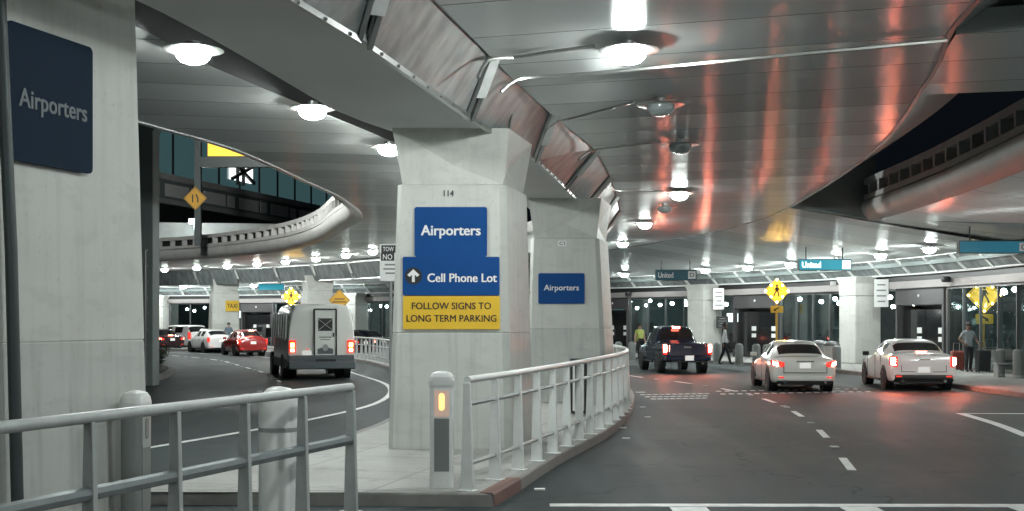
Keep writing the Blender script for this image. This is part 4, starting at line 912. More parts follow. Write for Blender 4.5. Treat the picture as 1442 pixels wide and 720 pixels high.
def lit_bollard(label, x, y, rz, h=1.28, lit=True, body='white_metal'):
    t = thing('light_bollard', label, 'bollard', (x, y, .15), rz); w = .27
    s = MB(); pr = rrect(w, .2, .06, cx=0, cz=0)
    s.prism(pr, 0, h-.12); mk('body', s, body, t, smooth=True)
    s = MB(); s.prism([(a*1.1, b*1.1) for a, b in pr], h-.118, h-.06); [s.add([(a*k0, b*k0, z0) for a, b in pr]+[(a*k1, b*k1, z1) for a, b in pr], [(i, (i+1) % len(pr), len(pr)+(i+1) % len(pr), len(pr)+i) for i in range(len(pr))]+([tuple(range(len(pr), 2*len(pr)))] if k1 < .4 else [])) for k0, z0, k1, z1 in ((1.1,h-.06,1.02,h-.015), (1.02,h-.015,.8,h+.025), (.8,h+.025,.35,h+.045))]; mk('cap', s, 'white_metal', t, smooth=True)
    s = MB(); s.plate(rrect(.17,.3,.02,cz=h-.32), -.108, -.098); mk('window', s, 'warm_glass' if lit else 'grey_metal', t)
    s = MB(); s.plate(rrect(.06,.19,.028,cz=h-.30), -.114, -.1085); mk('lens', s, 'amber_lens' if lit else 'bin_grey', t)
    s = MB(); s.plate(rrect(.17,.60,.008,cz=.49), -.106, -.097); mk('grey_plate', s, 'bin_grey', t)
    return t
lit_bollard('white bollard with a glowing amber lens and grey plate, beside the railing end', gx(622,13.8), 13.8, R(3))
lit_bollard('narrow white capped bollard seen side on, behind the blurred railing', gx(191,11.0), 11.0, R(82), 1.22, False, 'bin_grey')
t = thing('round_bollard', 'fat white round topped bollard behind the blurred railing', 'bollard', (gx(393,11.4), 11.4, .15)); s = MB(); s.lathe([(.0,0), (.19,0), (.19,1.13), (.17,1.2), (.11,1.26), (0,1.285)], n=24); mk('post', s, 'white_metal', t, smooth=True); s = MB(); s.lathe([(.194,.86), (.194,.9)], n=24); mk('band', s, 'grey_metal', t)
t = thing('utility_cabinet', 'black cabinet with pale uprights between the two island columns, behind the railing', 'cabinet', (1.35, 24.6, .15))
s = MB(); s.box((0,0,.58), (.34,.4,1.1)); mk('body', s, 'black', t, bevel=.015)
for x in (-.1, .08): s = MB(); s.box((x,-.215,.58), (.045,.03,1.0)); mk('upright', s, 'white_metal', t)
bol = thing('pavement_bollard', 'grey', 'bollard', (0,0,0), 0, 'grey bollards along the pavement'); s = MB(); s.lathe([(0,0), (.17,0), (.17,.82), (.15,.9), (.08,.95), (0,.96)], n=16); mk('post', s, 'bin_grey', bol, smooth=True); s = MB(); s.lathe([(.176,.02), (.176,.1)], n=16); mk('collar', s, 'grey_metal', bol)
bl = [(856,55,'first grey bollard from the left, before the dark doors beside the far column'), (871,55,'second grey bollard from the left, before the dark doors'), (890,55,'grey bollard behind the worker in a yellow vest'), (1010,53,'grey bollard beside the walking man in white'),
      (1041,50.5,'grey bollard left of the yellow sign pole, farther of the pair'), (1065,49.5,'grey bollard left of the yellow sign pole, nearer of the pair'), (1080,48.7,'grey bollard directly left of the yellow sign pole'), (1178,46.5,'grey bollard at the foot of the pale column right of the silver sedan'),
      (1408,41,'grey bollard left of the bench at the right edge'), (1434,40,'grey bollard right of the bench at the right edge')]
for i, (u, Y, lb) in enumerate(bl):
    o = bol if i == 0 else dup(bol, (0,0,0), 0, lb); o.location = (gx(u,Y), Y, .15); o['label'] = lb
t = thing('bench', 'pale metal bench between two grey bollards at the right edge', 'bench', (gx(1421,40.8), 40.8, .15)); s = MB(); s.box((0,0,.45), (1.0,.4,.05)); mk('seat', s, 'grey_metal', t, bevel=.01); s = MB(); s.box((0,.2,.75), (1.0,.04,.35)); mk('backrest', s, 'grey_metal', t)
for x in (-.42,.42): s = MB(); s.box((x,.02,.21), (.05,.36,.42)); mk('leg', s, 'grey_metal', t)
def bin_(label, u, Y, m='bin_grey'):
    t = thing('litter_bin', label, 'bin', (gx(u,Y), Y, .15), 0, 'bins before the glass'); s = MB(); s.lathe([(0,0), (.25,0), (.31,.85), (.31,.9), (0,.9)], n=16); mk('body', s, m, t, smooth=True); s = MB(); s.lathe([(.33,.9), (.33,.96), (.24,1.06), (0,1.1)], n=16); mk('lid', s, 'frame_grey', t, smooth=True)
bin_('pale litter bin before the glass, farther from the white column', 1155, 50.5); bin_('pale litter bin before the glass, nearer to the white column', 1171, 48.5, 'ring')

# ------------------------------------------------------------------ vehicles (local +Y is forward)
def split_cage(name_mat, cage_v, cage_f, cage_tag, parent, levels=2):
    """subdivide the cage, then hand out its faces to the parts named by their tags"""
    me = D.meshes.new('cage'); me.from_pydata(cage_v, [], cage_f)
    for k in range(len(name_mat)): me.materials.append(M['black'])
    for p, k in zip(me.polygons, cage_tag): p.material_index = k
    bm = bmesh.new(); bm.from_mesh(me); bmesh.ops.remove_doubles(bm, verts=bm.verts, dist=1e-5); bmesh.ops.recalc_face_normals(bm, faces=bm.faces); bm.to_mesh(me); bm.free()
    o = D.objects.new('cage', me); COL.objects.link(o); sd = o.modifiers.new('s', 'SUBSURF'); sd.levels = sd.render_levels = levels
    dg = bpy.context.evaluated_depsgraph_get(); fine = D.meshes.new_from_object(o.evaluated_get(dg)); D.objects.remove(o)
    outs = {}
    for k, (nm, m) in enumerate(name_mat):
        bm = bmesh.new(); bm.from_mesh(fine); bmesh.ops.delete(bm, geom=[f for f in bm.faces if f.material_index != k], context='FACES')
        if not bm.faces: bm.free(); continue
        for f in bm.faces: f.material_index = 0; f.smooth = True
        q = D.meshes.new(nm); bm.to_mesh(q); bm.free(); q.materials.append(M[m]); ob = D.objects.new(nm, q); put(ob, parent); outs[nm] = ob
    return outs
def car_shell(t, st, paint, tags=None):
    """st: stations front to back (y, zbottom, zshoulder, zroof, half width shoulder, half width roof, kind) kind: '' body, 'w' windscreen span, 's' side window span, 'b' rear window span, following the station"""
    V = []; Fc = []; Tg = []; n = 17
    for (y, zb, zs, zr, w, wr, kind) in st:
        wg = w*.93 if zr > zs+.05 else w*.80
        half = [(0,zb), (w*.80,zb), (w*.95,zb+.05), (w,zb+.22), (w*1.0,(zb+zs)/2+.1), (w*.985,zs-.07), (wg,zs), (wr,zr-.06 if zr > zs+.05 else zs+.008), (wr*.78,zr), ]
        ring = half+[(0,zr+.012)]+[(-x, z) for x, z in reversed(half[1:])]
        n = len(ring); V += [(x, y, z) for x, z in ring]
    m = len(st)
    for i in range(m-1):
        k = st[i][6]
        for j in range(n):
            Fc.append((i*n+j, i*n+(j+1) % n, (i+1)*n+(j+1) % n, (i+1)*n+j)); tg = 0
            top = j in (7, 8, 9, 10); 
            if k == 'w' and j in (7, 8, 9, 10): tg = 1
            if k == 'b' and j in (7, 8, 9, 10): tg = 2
            if k == 's' and j in (6, 11): tg = 3 if j == 6 else 4
            if j in (0, 17, 1, 16): tg = 5
            Tg.append(tg)
    Fc.append(tuple(range(n))); Tg.append(0); Fc.append(tuple((m-1)*n+j for j in range(n))[::-1]); Tg.append(0)
    return split_cage([('body', paint), ('windscreen', 'auto_glass'), ('rear_window', 'auto_glass'), ('side_window', 'auto_glass'), ('side_window ', 'auto_glass'), ('underside', 'black')], V, Fc, Tg, t)
def wheel(t, x, y, r, w=.21, dark=False):
    s = MB(); s.lathe([(r*.62,-w/2), (r*.93,-w/2), (r,-w*.32), (r,w*.32), (r*.93,w/2), (r*.62,w/2)], n=26, axis='X'); o = mk('wheel', s, 'rubber', t, loc=(x, y, r), smooth=True)
    sg = 1 if x > 0 else -1; s = MB(); s.lathe([(0,sg*w*.28), (r*.16,sg*w*.36), (r*.2,sg*w*.25), (r*.58,sg*w*.2), (r*.64,sg*w*.5), (r*.66,sg*w*.4), (r*.66,-sg*w*.3)], n=26, axis='X')
    for k in range(5): a = 2*math.pi*k/5; s.bar((sg*w*.34, 0, 0), (sg*w*.38, math.cos(a)*r*.6, math.sin(a)*r*.6), .03, r*.16)
    q = mk('rim', s, 'dark_metal' if dark else 'alloy', o, smooth=True); return o
def arch(t, x, y, r):
    s = MB(); sg = 1 if x > 0 else -1
    s.lathe([(0,sg*.012), (r*1.17,sg*.012), (r*1.17,-sg*.25)], n=24, axis='X'); return mk('wheel_arch', s, 'black', t, loc=(x, y, r*1.02))
def rbox(t, name, c, d, m, bevel=.02, rz=0, smooth=True):
    s = MB(); s.box((0,0,0), d); o = mk(name, s, m, t, loc=c, rz=rz, bevel=bevel, seg=3, smooth=False); return o
def curved_light(t, name, pts, th, m):            # lamp wrapping round the rear corner: list of (x, y, z0, z1)
    s = MB(); A = [(x, y, a) for x, y, a, b in pts]; B = [(x, y, b) for x, y, a, b in pts]; s.loft(A, B)
    cx = sum(p[0] for p in pts)/len(pts); o = mk(name, s, m, t, smooth=True); sd = o.modifiers.new('t', 'SOLIDIFY'); sd.thickness = th; sd.offset = 0; return o
def sedan(name, label, loc, rz, paint, L=4.8, Wd=1.82, H=1.46, kind='sedan', brake='tail_hot', plate=True, center='brake_soft', third=True, lamp_core=None, group='cars on the roads'):
    t = thing(name, label, 'car', loc, rz, group); w = Wd/2; h = L/2
    if kind == 'sedan':
        st = [(h,.36,.62,.62,w*.70,w*.5,''), (h-.12,.24,.70,.70,w*.86,w*.6,''), (h-.7,.2,.83,.83,w*.97,w*.68,''), (h-1.35,.2,.93,.95,w,w*.72,'w'), (h-2.05,.2,.95,H-.05,w,w*.66,''), (h-2.2,.2,.955,H-.01,w,w*.66,'s'), (h-2.75,.2,.96,H,w,w*.66,''), (h-2.83,.2,.96,H,w,w*.66,'s'), (h-3.4,.2,.97,H-.03,w,w*.65,''), (h-3.5,.2,.975,H-.06,w,w*.64,'b'),
              (h-4.12,.2,1.0,1.03,w*.99,w*.68,''), (h-4.2,.2,1.01,1.025,w*.985,w*.72,''), (-h+.1,.22,1.0,1.01,w*.96,w*.72,''), (-h+.02,.24,.93,.93,w*.92,w*.68,''), (-h,.34,.78,.78,w*.86,w*.6,'')]
        zt, zl = .93, .72; deck = -h+.035
    elif kind == 'boxy':
        st = [(h,.36,.72,.72,w*.82,w*.6,''), (h-.1,.24,.82,.82,w*.92,w*.7,''), (h-.8,.2,.95,.95,w*.98,w*.75,''), (h-1.55,.2,1.0,1.02,w,w*.76,'w'), (h-2.2,.2,1.03,H-.05,w,w*.68,''), (h-2.35,.2,1.035,H-.01,w,w*.68,'s'), (h-2.9,.2,1.04,H,w,w*.68,''), (h-2.98,.2,1.04,H,w,w*.68,'s'), (h-3.65,.2,1.05,H-.03,w,w*.67,''), (h-3.75,.2,1.05,H-.06,w,w*.66,'b'),
              (h-4.28,.2,1.08,1.12,w*.99,w*.72,''), (h-4.36,.2,1.09,1.115,w*.985,w*.76,''), (-h+.08,.22,1.08,1.1,w*.97,w*.78,''), (-h+.015,.24,1.0,1.0,w*.95,w*.75,''), (-h,.36,.84,.84,w*.9,w*.7,'')]
        zt, zl = 1.0, .76; deck = -h+.02
    elif kind == 'hatch':
        st = [(h,.36,.62,.62,w*.70,w*.5,''), (h-.12,.24,.70,.70,w*.86,w*.6,''), (h-.6,.2,.84,.84,w*.97,w*.68,''), (h-1.0,.2,.95,.97,w,w*.72,'w'), (h-1.9,.2,.97,H-.06,w,w*.68,''), (h-2.05,.2,.975,H-.01,w,w*.68,'s'), (h-2.6,.2,.98,H,w,w*.68,''), (h-2.68,.2,.98,H,w,w*.68,'s'), (h-3.35,.2,1.0,H-.05,w,w*.66,''), (h-3.5,.2,1.01,H-.08,w,w*.65,'b'),
              (-h+.22,.2,1.04,1.13,w*.99,w*.64,''), (-h+.12,.21,1.03,1.08,w*.97,w*.66,''), (-h+.04,.22,.95,.97,w*.94,w*.66,''), (-h,.34,.8,.8,w*.88,w*.62,'')]
        zt, zl = 1.0, .66; deck = -h+.05
    else:                                          # van-like
        st = [(h,.4,.8,.8,w*.85,w*.65,''), (h-.2,.26,.95,.95,w*.95,w*.72,''), (h-.9,.22,1.05,1.07,w,w*.78,'w'), (h-1.7,.22,1.08,H-.06,w,w*.78,''), (h-1.85,.22,1.08,H-.01,w,w*.78,'s'), (h-2.6,.22,1.09,H,w,w*.78,''), (h-2.7,.22,1.09,H,w,w*.78,'s'), (h-4.0,.22,1.1,H,w,w*.77,''), (-h+.3,.22,1.1,H-.03,w*.99,w*.76,'b'),
              (-h+.12,.24,1.1,1.2,w*.98,w*.78,''), (-h+.05,.26,1.02,1.05,w*.96,w*.78,''), (-h,.36,.9,.9,w*.92,w*.72,'')]
        zt, zl = 1.15, .75; deck = -h+.03
    car_shell(t, st, paint)
    r = .335; yf, yr = h-.92, -h+1.0
    for x in (-1, 1):
        for y in (yf, yr): arch(t, x*(w-.005), y, r); wheel(t, x*(w-.085), y, r)
    # rear lamps follow the corner
    for s in (-1, 1):
        if kind == 'boxy': pts = [(s*(w*.97), deck+.17, zl, zt-.02), (s*(w*.945), deck+.05, zl-.04, zt+.01), (s*(w*.87), deck-.025, zl-.06, zt+.01), (s*(w*.78), deck-.035, zl-.05, zt)]
        elif kind == 'van': pts = [(s*(w*.985), deck+.1, zl, zt+.1), (s*(w*.93), deck-.02, zl, zt+.1), (s*(w*.82), deck-.04, zl, zt)]
        elif kind == 'hatch': pts = [(s*(w*.985), deck+.16, zl+.06, zt), (s*(w*.95), deck+.03, zl, zt+.02), (s*(w*.86), deck-.03, zl, zt-.02)]
        else: pts = [(s*(w*.985), deck+.32, zl+.12, zt-.01), (s*(w*.955), deck+.12, zl+.02, zt), (s*(w*.87), deck+.0, zl-.02, zt-.02), (s*(w*.64), deck-.03, zl+.02, zt-.07)]
        o = curved_light(t, 'tail_lamp', pts, .03, 'tail_red')
        p = pts[-2]; q = pts[-3]
        core = curved_light(o, 'bulb', [(q[0], q[1]-.022, q[2]+.05, q[3]-.05), (p[0]-s*.02, p[1]-.022, p[2]+.05, p[3]-.05)], .02, brake)
    if third: rbox(t, 'third_brake_lamp', (0, deck+.3 if kind in ('sedan','boxy') else deck+.42, 1.06 if kind == 'sedan' else (1.14 if kind == 'boxy' else H-.06)), (.3,.05,.03), center, .005)
    for sx in (-1, 1):
        for yy, zz, hh in ((h-1.5,.62,.62), (h-2.72,.66,.66), (h-3.55,.70,.6)): rbox(t, 'door_seam', (sx*(w*.998), yy, zz), (.012,.012,hh), 'black', 0)
        rbox(t, 'sill', (sx*(w*.97), h-2.35, .27), (.05,2.0,.07), 'black', .01)
    if kind != 'van':
        sk_ = deck-.012-(.022 if kind == 'sedan' else .01 if kind == 'hatch' else 0)
        rbox(t, 'boot_seam', (0, sk_, .565), (w*1.35,.03,.014), 'black', 0)
        for sx in (-1, 1): rbox(t, 'boot_seam', (sx*w*.66, sk_+.004, .66), (.014,.03,.19), 'black', 0)
        rbox(t, 'plate_recess', (0, deck-.022, .77 if kind == 'sedan' else (.62 if kind == 'boxy' else .78)), (.5,.03,.22), paint, .02)
        for sx in (-1, 1): rbox(t, 'reflector', (sx*w*.74, deck-.045, .43), (.16,.02,.04), 'tail_red', .005)
    rbox(t, 'bumper', (0, deck+.03, .40), (Wd*.86,.16,.16), paint if kind != 'boxy' else 'black', .05)
    rbox(t, 'diffuser', (0, deck+.08, .27), (Wd*.72,.16,.12), 'black', .02)
    if plate: rbox(t, 'licence_plate', (0, deck-.045, .77 if kind == 'sedan' else (.62 if kind == 'boxy' else .78)), (.32,.012,.16), 'plate', .004)
    if kind in ('sedan','boxy'): rbox(t, 'boot_trim', (0, deck-.035, .885 if kind == 'sedan' else .93), (.5 if kind == 'sedan' else .36,.02,.03), 'chrome', .006)
    for s in (-1, 1):
        mo = rbox(t, 'mirror', (s*(w+.1), h-1.75 if kind != 'van' else h-1.4, 1.02 if kind != 'van' else 1.15), (.2,.1,.13), paint if kind != 'boxy' else 'black', .03)
        ex = MB(); ex.lathe([(.03,.06), (.045,.06), (.045,-.05), (.03,-.05)], (s*w*.62, deck-.0, .30), 12, 'Y'); mk('exhaust', ex, 'chrome' if s > 0 else 'dark_metal', t, smooth=True)
        hl = curved_light(t, 'headlamp', [(s*w*.6, h-.06, .6, .72), (s*w*.82, h-.22, .62, .76), (s*w*.95, h-.5, .68, .80)], .03, 'lamp_off')
        for yy in (h-2.35, h-3.2): rbox(t, 'door_handle', (s*(w*1.0), yy, .86), (.025,.16,.03), paint, .006)
    return t
def place(u, Y, L, rz):                            # rear middle of the vehicle at image column u, depth Y
    c = Vector((gx(u, Y), Y)); d = Vector((-math.sin(rz), math.cos(rz))); q = c+d*L/2; return (q.x, q.y, 0)
rz = R(-3); sedan('sedan_car', 'silver beige sedan with its plate lit, in the middle lane', place(1134,34.5,4.8,rz), rz, 'silver_paint', 4.8, 1.84, 1.47, 'sedan', 'tail_hot', third=False)
rz = R(-6); sedan('sedan_car', 'white boxy sedan braking at the kerb, right of the silver sedan', place(1301,35.2,5.0,rz), rz, 'white_paint', 5.0, 1.92, 1.50, 'boxy', 'brake')
rz = R(28); sedan('hatchback_car', 'red hatchback taxi waiting behind the white one', place(357,70,4.4,rz), rz, 'red_paint', 4.4, 1.78, 1.53, 'hatch', 'tail_hot', group='taxis waiting in the queue')
rz = R(34); sedan('hatchback_car', 'white hatchback taxi between the red and the dark cars', place(312,77,4.4,rz), rz, 'white_paint', 4.4, 1.76, 1.53, 'hatch', 'tail_red', third=False, group='taxis waiting in the queue')
rz = R(38); sedan('sedan_car', 'dark maroon car at the far left end of the taxi queue', place(243,83,4.7,rz), rz, 'dark_red_paint', 4.7, 1.84, 1.5, 'sedan', 'brake_soft', group='taxis waiting in the queue')
rz = R(48); sedan('minivan_car', 'pale minivan parked beyond the taxi queue', place(282,87.0,4.9,rz), rz, 'white_paint', 4.9, 1.9, 1.75, 'van', 'tail_red', third=False)
rz = R(55); sedan('sedan_car', 'dark car on the far road seen beyond the far railing', place(540,76,4.6,rz), rz, 'navy_paint', 4.6, 1.8, 1.5, 'sedan', 'tail_red', third=False)
rz = R(50); sedan('sedan_car', 'dark car partly hidden behind the shuttle bus', place(515,71,4.6,rz), rz, 'dark_red_paint', 4.6, 1.8, 1.5, 'sedan', 'brake_soft', third=False)
# ---- pickup truck
L = 5.5; Wd = 1.9; H = 1.84; rz = R(4.5); w = Wd/2; h = L/2
t = thing('pickup_truck', 'dark blue pickup truck with its brake lamps on', 'truck', place(968,46.5,L,rz), rz, 'cars on the roads')
st = [(h,.55,.9,.9,w*.85,w*.7,''), (h-.1,.42,1.02,1.02,w*.95,w*.75,''), (h-1.15,.4,1.12,1.13,w,w*.78,'w'), (h-1.75,.4,1.14,H-.05,w,w*.70,''), (h-1.9,.4,1.14,H,w,w*.70,'s'), (h-2.45,.4,1.15,H,w,w*.70,''), (h-2.55,.4,1.15,H,w,w*.70,'s'), (h-3.2,.4,1.16,H-.02,w,w*.70,''), (h-3.34,.4,1.16,H-.05,w,w*.69,'b'), (h-3.55,.4,1.17,1.22,w,w*.76,''), (h-3.62,.4,1.18,1.19,w,w*.84,''), (-h+.12,.44,1.19,1.195,w,w*.86,''), (-h+.03,.46,1.18,1.185,w*.99,w*.86,''), (-h,.5,1.12,1.12,w*.97,w*.85,'')]
car_shell(t, st, 'navy_paint'); r = .39
for x in (-1, 1):
    for y in (h-.95, -h+1.15): arch(t, x*(w-.004), y, r); wheel(t, x*(w-.09), y, r, .25)
rbox(t, 'tailgate', (0,-h-.012,.92), (1.42,.04,.46), 'navy_paint', .02); rbox(t, 'bumper', (0,-h-.05,.60), (1.8,.18,.17), 'navy_paint', .04); rbox(t, 'tow_step', (0,-h-.06,.49), (1.2,.14,.06), 'black', .01)
rbox(t, 'licence_plate', (0.05,-h-.15,.62), (.34,.012,.19), 'plate', .004); rbox(t, 'tailgate_handle', (0,-h-.04,1.03), (.3,.02,.06), 'chrome', .01)
for s in (-1, 1):
    o = rbox(t, 'tail_lamp', (s*w*.92,-h-.005,.95), (.17,.07,.40), 'tail_red', .02); q = rbox(o, 'bulb', (0,-.04,.04), (.1,.02,.26), 'tail_hot', .005)
    rbox(t, 'mirror', (s*(w+.13), h-1.55, 1.22), (.22,.1,.2), 'black', .03)
    for yy in (h-2.35, h-3.1): rbox(t, 'door_handle', (s*(w*.995), yy, 1.05), (.03,.18,.04), 'chrome', .006)
    s_2 = MB(); s_2.tube([(s*w*.98, h-1.5, .42), (s*w*.98, h-3.3, .42)], .04, 8); mk('side_step', s_2, 'black', t)
rbox(t, 'third_brake_lamp', (0, -(3.4-h)-.06, H-.06), (.3,.06,.08), 'brake_soft', .01)
ex = MB(); ex.lathe([(.03,.1), (.04,.1), (.04,-.08), (.03,-.08)], (w*.62,-h-.02,.42), 12, 'Y'); mk('exhaust', ex, 'chrome', t)
# ---- shuttle bus
L = 6.4; Wd = 2.36; H = 2.68; rz = R(17); w = Wd/2; h = L/2
t = thing('shuttle_bus', 'white raised roof shuttle bus with a door in its rear, on the left hand road', 'bus', place(453,42,L,rz), rz)
def bring(y, zb, zr, ws, wr, k=.16): hf = [(0,zb), (ws*.96,zb), (ws,zb+.06), (ws,1.25), (ws*.985,1.75), (wr+.10,zr-.36), (wr,zr-.12), (wr-.14,zr-.02)]; return [(x, y, z) for x, z in hf+[(0,zr)]+[(-x, z) for x, z in reversed(hf[1:])]]
sts = [(h,.5,1.3,w*.8,w*.55), (h-.1,.42,1.36,w*.86,w*.6), (h-.9,.4,1.5,w*.9,w*.66), (h-1.5,.4,2.1,w*.94,w*.7), (h-1.75,.4,2.5,w*.98,w*.8), (h-2.1,.4,H-.03,w,w*.84), (h-2.2,.4,H,w,w*.84), (-h+.35,.4,H,w,w*.84), (-h+.12,.42,H-.03,w*.995,w*.83), (-h+.03,.46,H-.10,w*.975,w*.80), (-h,.56,H-.2,w*.95,w*.76)]
V = []; n = 16
for q in sts: V += bring(*q)
n = len(V)//len(sts); Fc = [(i*n+j, i*n+(j+1) % n, (i+1)*n+(j+1) % n, (i+1)*n+j) for i in range(len(sts)-1) for j in range(n)]+[tuple(range(n)), tuple((len(sts)-1)*n+j for j in range(n))[::-1]]
split_cage([('body', 'bus_white')], V, Fc, [0]*len(Fc), t)
for s in (-1, 1):
    nwin = 5
    for k in range(nwin):
        y1 = h-2.0-k*.80; wd_ = .7; sm = MB(); zA, zB_ = 1.42, 2.28; xa, xb = s*(w*1.0+.008), s*(w*.84+.135+.0)
        sm.add([(s*(w*.992+.012), y1, zA), (s*(w*.992+.012), y1-wd_, zA), (xb+s*.012, y1-wd_, zB_), (xb+s*.012, y1, zB_)], [(0,1,2,3)]); o = mk('side_window', sm, 'auto_glass', t); sd = o.modifiers.new('t', 'SOLIDIFY'); sd.thickness = .03; sd.offset = 0
        fm = MB(); q0 = [(s*(w*.992+.026), y1, zA), (s*(w*.992+.026), y1-wd_, zA), (xb+s*.026, y1-wd_, zB_), (xb+s*.026, y1, zB_)]
        for a, b in zip(q0, q0[1:]+q0[:1]): fm.bar(a, b, .045, .045)
        mk('frame', fm, 'steel', o)
    rbox(t, 'skirt', (s*(w+.006), -.9, .56), (.03,4.4,.32), 'bus_grey', .008)
    for y, dual in ((h-1.1,0), (-h+1.55,1)):
        arch(t, s*(w+.012), y, .40); wheel(t, s*(w-.10), y, .38, .24, True)
        if dual: wheel(t, s*(w-.36), y, .38, .22, True)
    o = rbox(t, 'tail_lamp', (s*w*.86,-h-.02,1.16), (.24,.07,.44), 'tail_red', .02); rbox(o, 'bulb', (0,-.04,.05), (.13,.02,.15), 'blinker', .005); rbox(o, 'bulb', (0,-.04,-.13), (.13,.02,.1), 'bus_tail', .005)
    rbox(t, 'mirror', (s*(w+.14), h-1.2, 1.6), (.2,.12,.34), 'black', .03)
rbox(t, 'bumper', (0,-h-.08,.52), (2.32,.24,.30), 'bus_grey', .05); rbox(t, 'bumper_band', (0,-h-.03,.76), (2.26,.12,.2), 'bus_grey', .03); rbox(t, 'bumper_step', (.12,-h-.1,.69), (.7,.26,.08), 'black', .015)
d = rbox(t, 'rear_door', (.12,-h-.012,1.62), (.72,.05,1.62), 'bus_white', .01)
fm = MB()
for a, b in (((-.38,-.03,-.83), (-.38,-.03,.83)), ((.38,-.03,-.83), (.38,-.03,.83)), ((-.38,-.03,.83), (.38,-.03,.83)), ((-.38,-.03,-.83), (.38,-.03,-.83))): fm.bar(a, b, .05, .05)
mk('frame', fm, 'black', d)
rbox(d, 'handle', (.29,-.04,-.06), (.05,.05,.14), 'black', .01)
em = MB(); em.plate(rrect(.5,.44,.01,cz=.30), -.032, -.026); mk('emblem', em, 'letter_black', d)
em = MB(); em.bar((-.24,-.036,.11), (.24,-.036,.49), .07, .008); em.bar((-.24,-.0375,.49), (.24,-.0375,.11), .07, .008); mk('saltire', em, 'sign_white', d)
em = MB(); em.box((0,-.029,-.14), (.44,.006,.03)); em.box((0,-.029,-.22), (.34,.006,.025)); em.plate([(-.27,-.72), (.27,-.72), (.27,-.55), (.12,-.5), (0,-.56), (-.12,-.5), (-.27,-.55)], -.033, -.027); mk('logo', em, 'bus_grey', d)
em = MB(); em.plate([(math.cos(R(a))*.1, -.5+math.sin(R(a))*.12) for a in range(0, 360, 24)], -.038, -.034); mk('crest', em, 'grey_metal', d)
rbox(t, 'licence_plate', (-.52,-h-.03,.93), (.32,.02,.16), 'plate', .004); rbox(t, 'marker_lamp', (.0,-h+.06,H-.17), (.1,.05,.05), 'brake_soft', .01); rbox(t, 'marker_lamp', (-.5,-h-.01,1.06), (.07,.03,.03), 'tail_red', .004)
rbox(t, 'windscreen', (0,h-1.62,1.85), (1.7,.04,.6), 'auto_glass', .02)

# ------------------------------------------------------------------ people and luggage
def person(label, loc, rz, joints, radii, shirt, trousers, skin='skin', sleeve=.5, scale=1.0, hair=True, shoe='black'):
    """joints: dict name -> (x, y, z), facing -Y; one continuous skinned body"""
    bones = [('pelvis','waist'), ('waist','chest'), ('chest','neck'), ('neck','chin'), ('chin','head'), ('head','crown')]
    for s in 'lr': bones += [('chest','sh'+s), ('sh'+s,'el'+s), ('el'+s,'wr'+s), ('wr'+s,'ha'+s), ('ha'+s,'fi'+s), ('ha'+s,'th'+s), ('pelvis','hip'+s), ('hip'+s,'kn'+s), ('kn'+s,'an'+s), ('an'+s,'to'+s)]
    names = list(dict.fromkeys(x for b in bones for x in b)); me = D.meshes.new('person'); me.from_pydata([joints[x] for x in names], [(names.index(a), names.index(b)) for a, b in bones], [])
    o = D.objects.new('body', me); COL.objects.link(o); o.modifiers.new('k', 'SKIN'); sd = o.modifiers.new('s', 'SUBSURF'); sd.levels = 2
    RD = dict(pelvis=.15, waist=.145, chest=.155, neck=.062, chin=.075, head=.10, crown=.07, sh=.07, el=.048, wr=.034, ha=.042, fi=.018, th=.014, hip=.10, kn=.07, an=.048, to=.042); RD.update(radii)
    for i, x in enumerate(names):
        r = RD.get(x, RD.get(x[:-1], .05)); v = me.skin_vertices[0].data[i]; dz = .72 if x in ('pelvis','waist','chest') else 1
        v.radius = (r, r*dz); v.use_root = (x == 'pelvis')
    dg = bpy.context.evaluated_depsgraph_get(); q = D.meshes.new_from_object(o.evaluated_get(dg)); D.objects.remove(o); q.name = 'body'
    t = thing('person', label, 'person', loc, rz, 'people by the terminal'); t.scale = (scale,)*3
    q.materials.clear()
    for m in (skin, shirt, trousers, shoe): q.materials.append(M[m])
    J = {k: Vector(v) for k, v in joints.items()}
    def segd(p, a, b): d = b-a; f = max(0, min(1, (p-a).dot(d)/max(1e-9, d.dot(d)))); return (p-a-d*f).length
    for p in q.polygons:
        best = min(bones, key=lambda b: segd(p.center, J[b[0]], J[b[1]])/RD.get(b[1], RD.get(b[1][:-1], .05))); x = best[1]; k = 0
        if x in ('waist','chest') or x[:-1] in ('sh',) : k = 1
        elif x == 'neck': k = 1 if p.center.z < J['neck'].z-.03 else 0
        elif x[:-1] == 'el': k = 1 if (p.center-J['sh'+x[-1]]).length < (J['el'+x[-1]]-J['sh'+x[-1]]).length*sleeve*1.2 else 0
        elif x[:-1] == 'wr': k = 1 if sleeve > .9 else 0
        elif x[:-1] in ('hip','kn','an'): k = 2
        elif x[:-1] == 'to': k = 3
        if k == 1 and p.center.z < J['pelvis'].z-.03: k = 2
        p.material_index = k; p.use_smooth = True
    b = D.objects.new('body', q); put(b, t)
    if hair:
        hd = J['head']; s = MB(); pr = [(.0,.125), (.055,.115), (.095,.07), (.108,.01), (.10,-.04)]; s.lathe(pr, (hd.x, hd.y+.018, hd.z+.03), 14); o = mk('hair', s, 'hair', t, smooth=True)
    return t
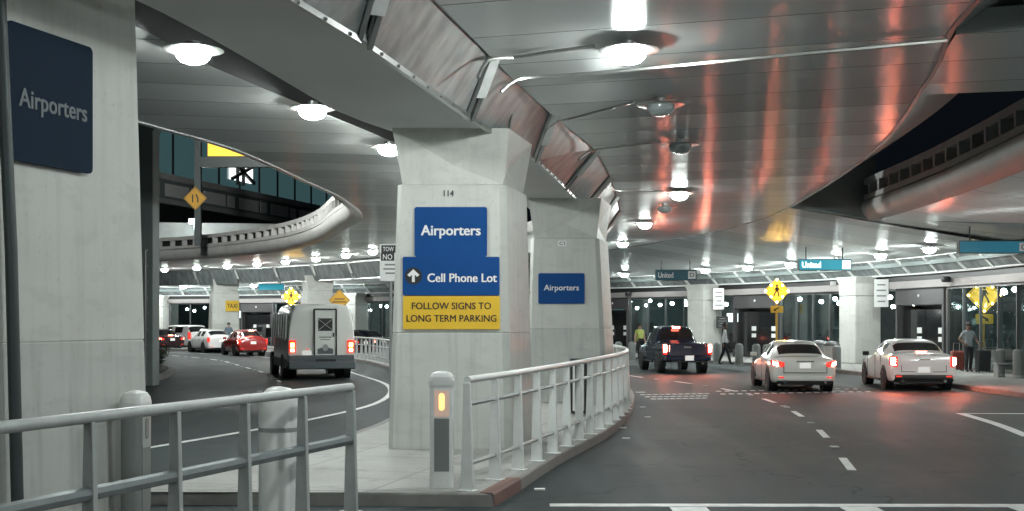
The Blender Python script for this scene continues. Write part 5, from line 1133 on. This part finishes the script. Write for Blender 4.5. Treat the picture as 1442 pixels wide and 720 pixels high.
def stand(step=0., arm='down', lean=0.):
    J = dict(pelvis=(0,0,.95), waist=(0,.0,1.1), chest=(0,.01,1.34), neck=(0,.01,1.49), chin=(0,-.01,1.56), head=(0,-.01,1.65), crown=(0,0,1.73))
    for s, k in (('l',1), ('r',-1)):
        st = step*k
        J.update({'sh'+s: (k*.19,.01,1.41), 'el'+s: (k*.25,.03-st*.3,1.13), 'wr'+s: (k*.26,-.04-st*.6,.89), 'ha'+s: (k*.26,-.06-st*.65,.82), 'fi'+s: (k*.255,-.07-st*.68,.73), 'th'+s: (k*.225,-.10-st*.66,.80),
                  'hip'+s: (k*.095,0,.88), 'kn'+s: (k*.10,-.02+st*.5,.49), 'an'+s: (k*.105,.02+st*1.1,.085), 'to'+s: (k*.115,-.12+st*1.1,.045)})
    return J
J = stand(.04); J.update(elr=(-.34,.05,1.17), wrr=(-.2,-.06,1.0), har=(-.15,-.09,.98), fir=(-.10,-.11,.95), thr=(-.13,-.11,1.02), ell=(.30,.0,1.15), wrl=(.34,-.14,.98), hal=(.345,-.18,.95), fil=(.34,-.22,.90), thl=(.31,-.19,.96))
YM = 44.6
person('man in a grey T shirt and dark trousers standing beside dark suitcases', (gx(1364,YM), YM, .15), R(12), J, {}, 'shirt_grey', 'trousers', 'skin_dark', .55, 1.04)
J = stand(.22)
person('man in a white shirt walking past the white column with a dark bag', (gx(1021,52), 52, .15), R(80), J, {}, 'shirt_white', 'trousers', 'skin_dark', 1, 1.02)
J = stand(.08)
person('worker in a yellow safety vest beside the front of the pickup truck', (gx(901,58), 58, .15), R(30), J, dict(chest=.17, waist=.165), 'hivis', 'trousers', 'skin', .4, 1.0)
person('person in a blue grey shirt standing by the amber taxi sign', (gx(322,79.2), 79.2, .15), R(10), stand(.03), {}, 'shirt_blue', 'trousers', 'skin', 1, 1.0)
def suitcase(label, u, Y, w, h, m, rz=0.):
    t = thing('suitcase', label, 'suitcase', (gx(u,Y), Y, .15), rz, 'luggage on the pavement'); s = MB(); s.box((0,0,h/2+.06), (w,.28,h)); mk('shell', s, m, t, bevel=.05, seg=3)
    s = MB()
    for k in range(5): s.box((-w*.36+w*.18*k,-.141,h/2+.06), (.02,.012,h*.8))
    mk('ribs', s, 'black', t); s = MB(); s.tube([(-w*.25,.08,h+.05), (-w*.25,.08,h+.36), (w*.25,.08,h+.36), (w*.25,.08,h+.05)], .012, 6); mk('handle', s, 'steel', t)
    for x in (-1, 1):
        for y in (-1, 1): s = MB(); s.lathe([(0,-.015), (.035,-.015), (.035,.015), (0,.015)], (x*w*.4, y*.1, .036), 10, 'X'); mk('castor', s, 'black', t)
suitcase('dark ribbed suitcase in front, right of the man in grey', 1384, 44.4, .5, .78, 'suitcase', R(6)); suitcase('dark suitcase standing behind the ribbed one', 1394, 45.2, .5, .85, 'suitcase', R(-8)); suitcase('reddish suitcase left of the man in grey', 1348, 45.6, .46, .7, 'suitcase_red')
t = thing('shoulder_bag', 'dark bag hanging at the side of the walking man in white', 'bag', (gx(1030,52), 51.9, 1.0)); s = MB(); s.box((0,0,0), (.34,.16,.3)); mk('pouch', s, 'black', t, bevel=.04, seg=3); s = MB(); s.tube([(-.1,0,.14), (-.12,0,.5), (-.02,0,.56), (.06,0,.4), (.1,0,.14)], .012, 6); mk('strap', s, 'black', t)
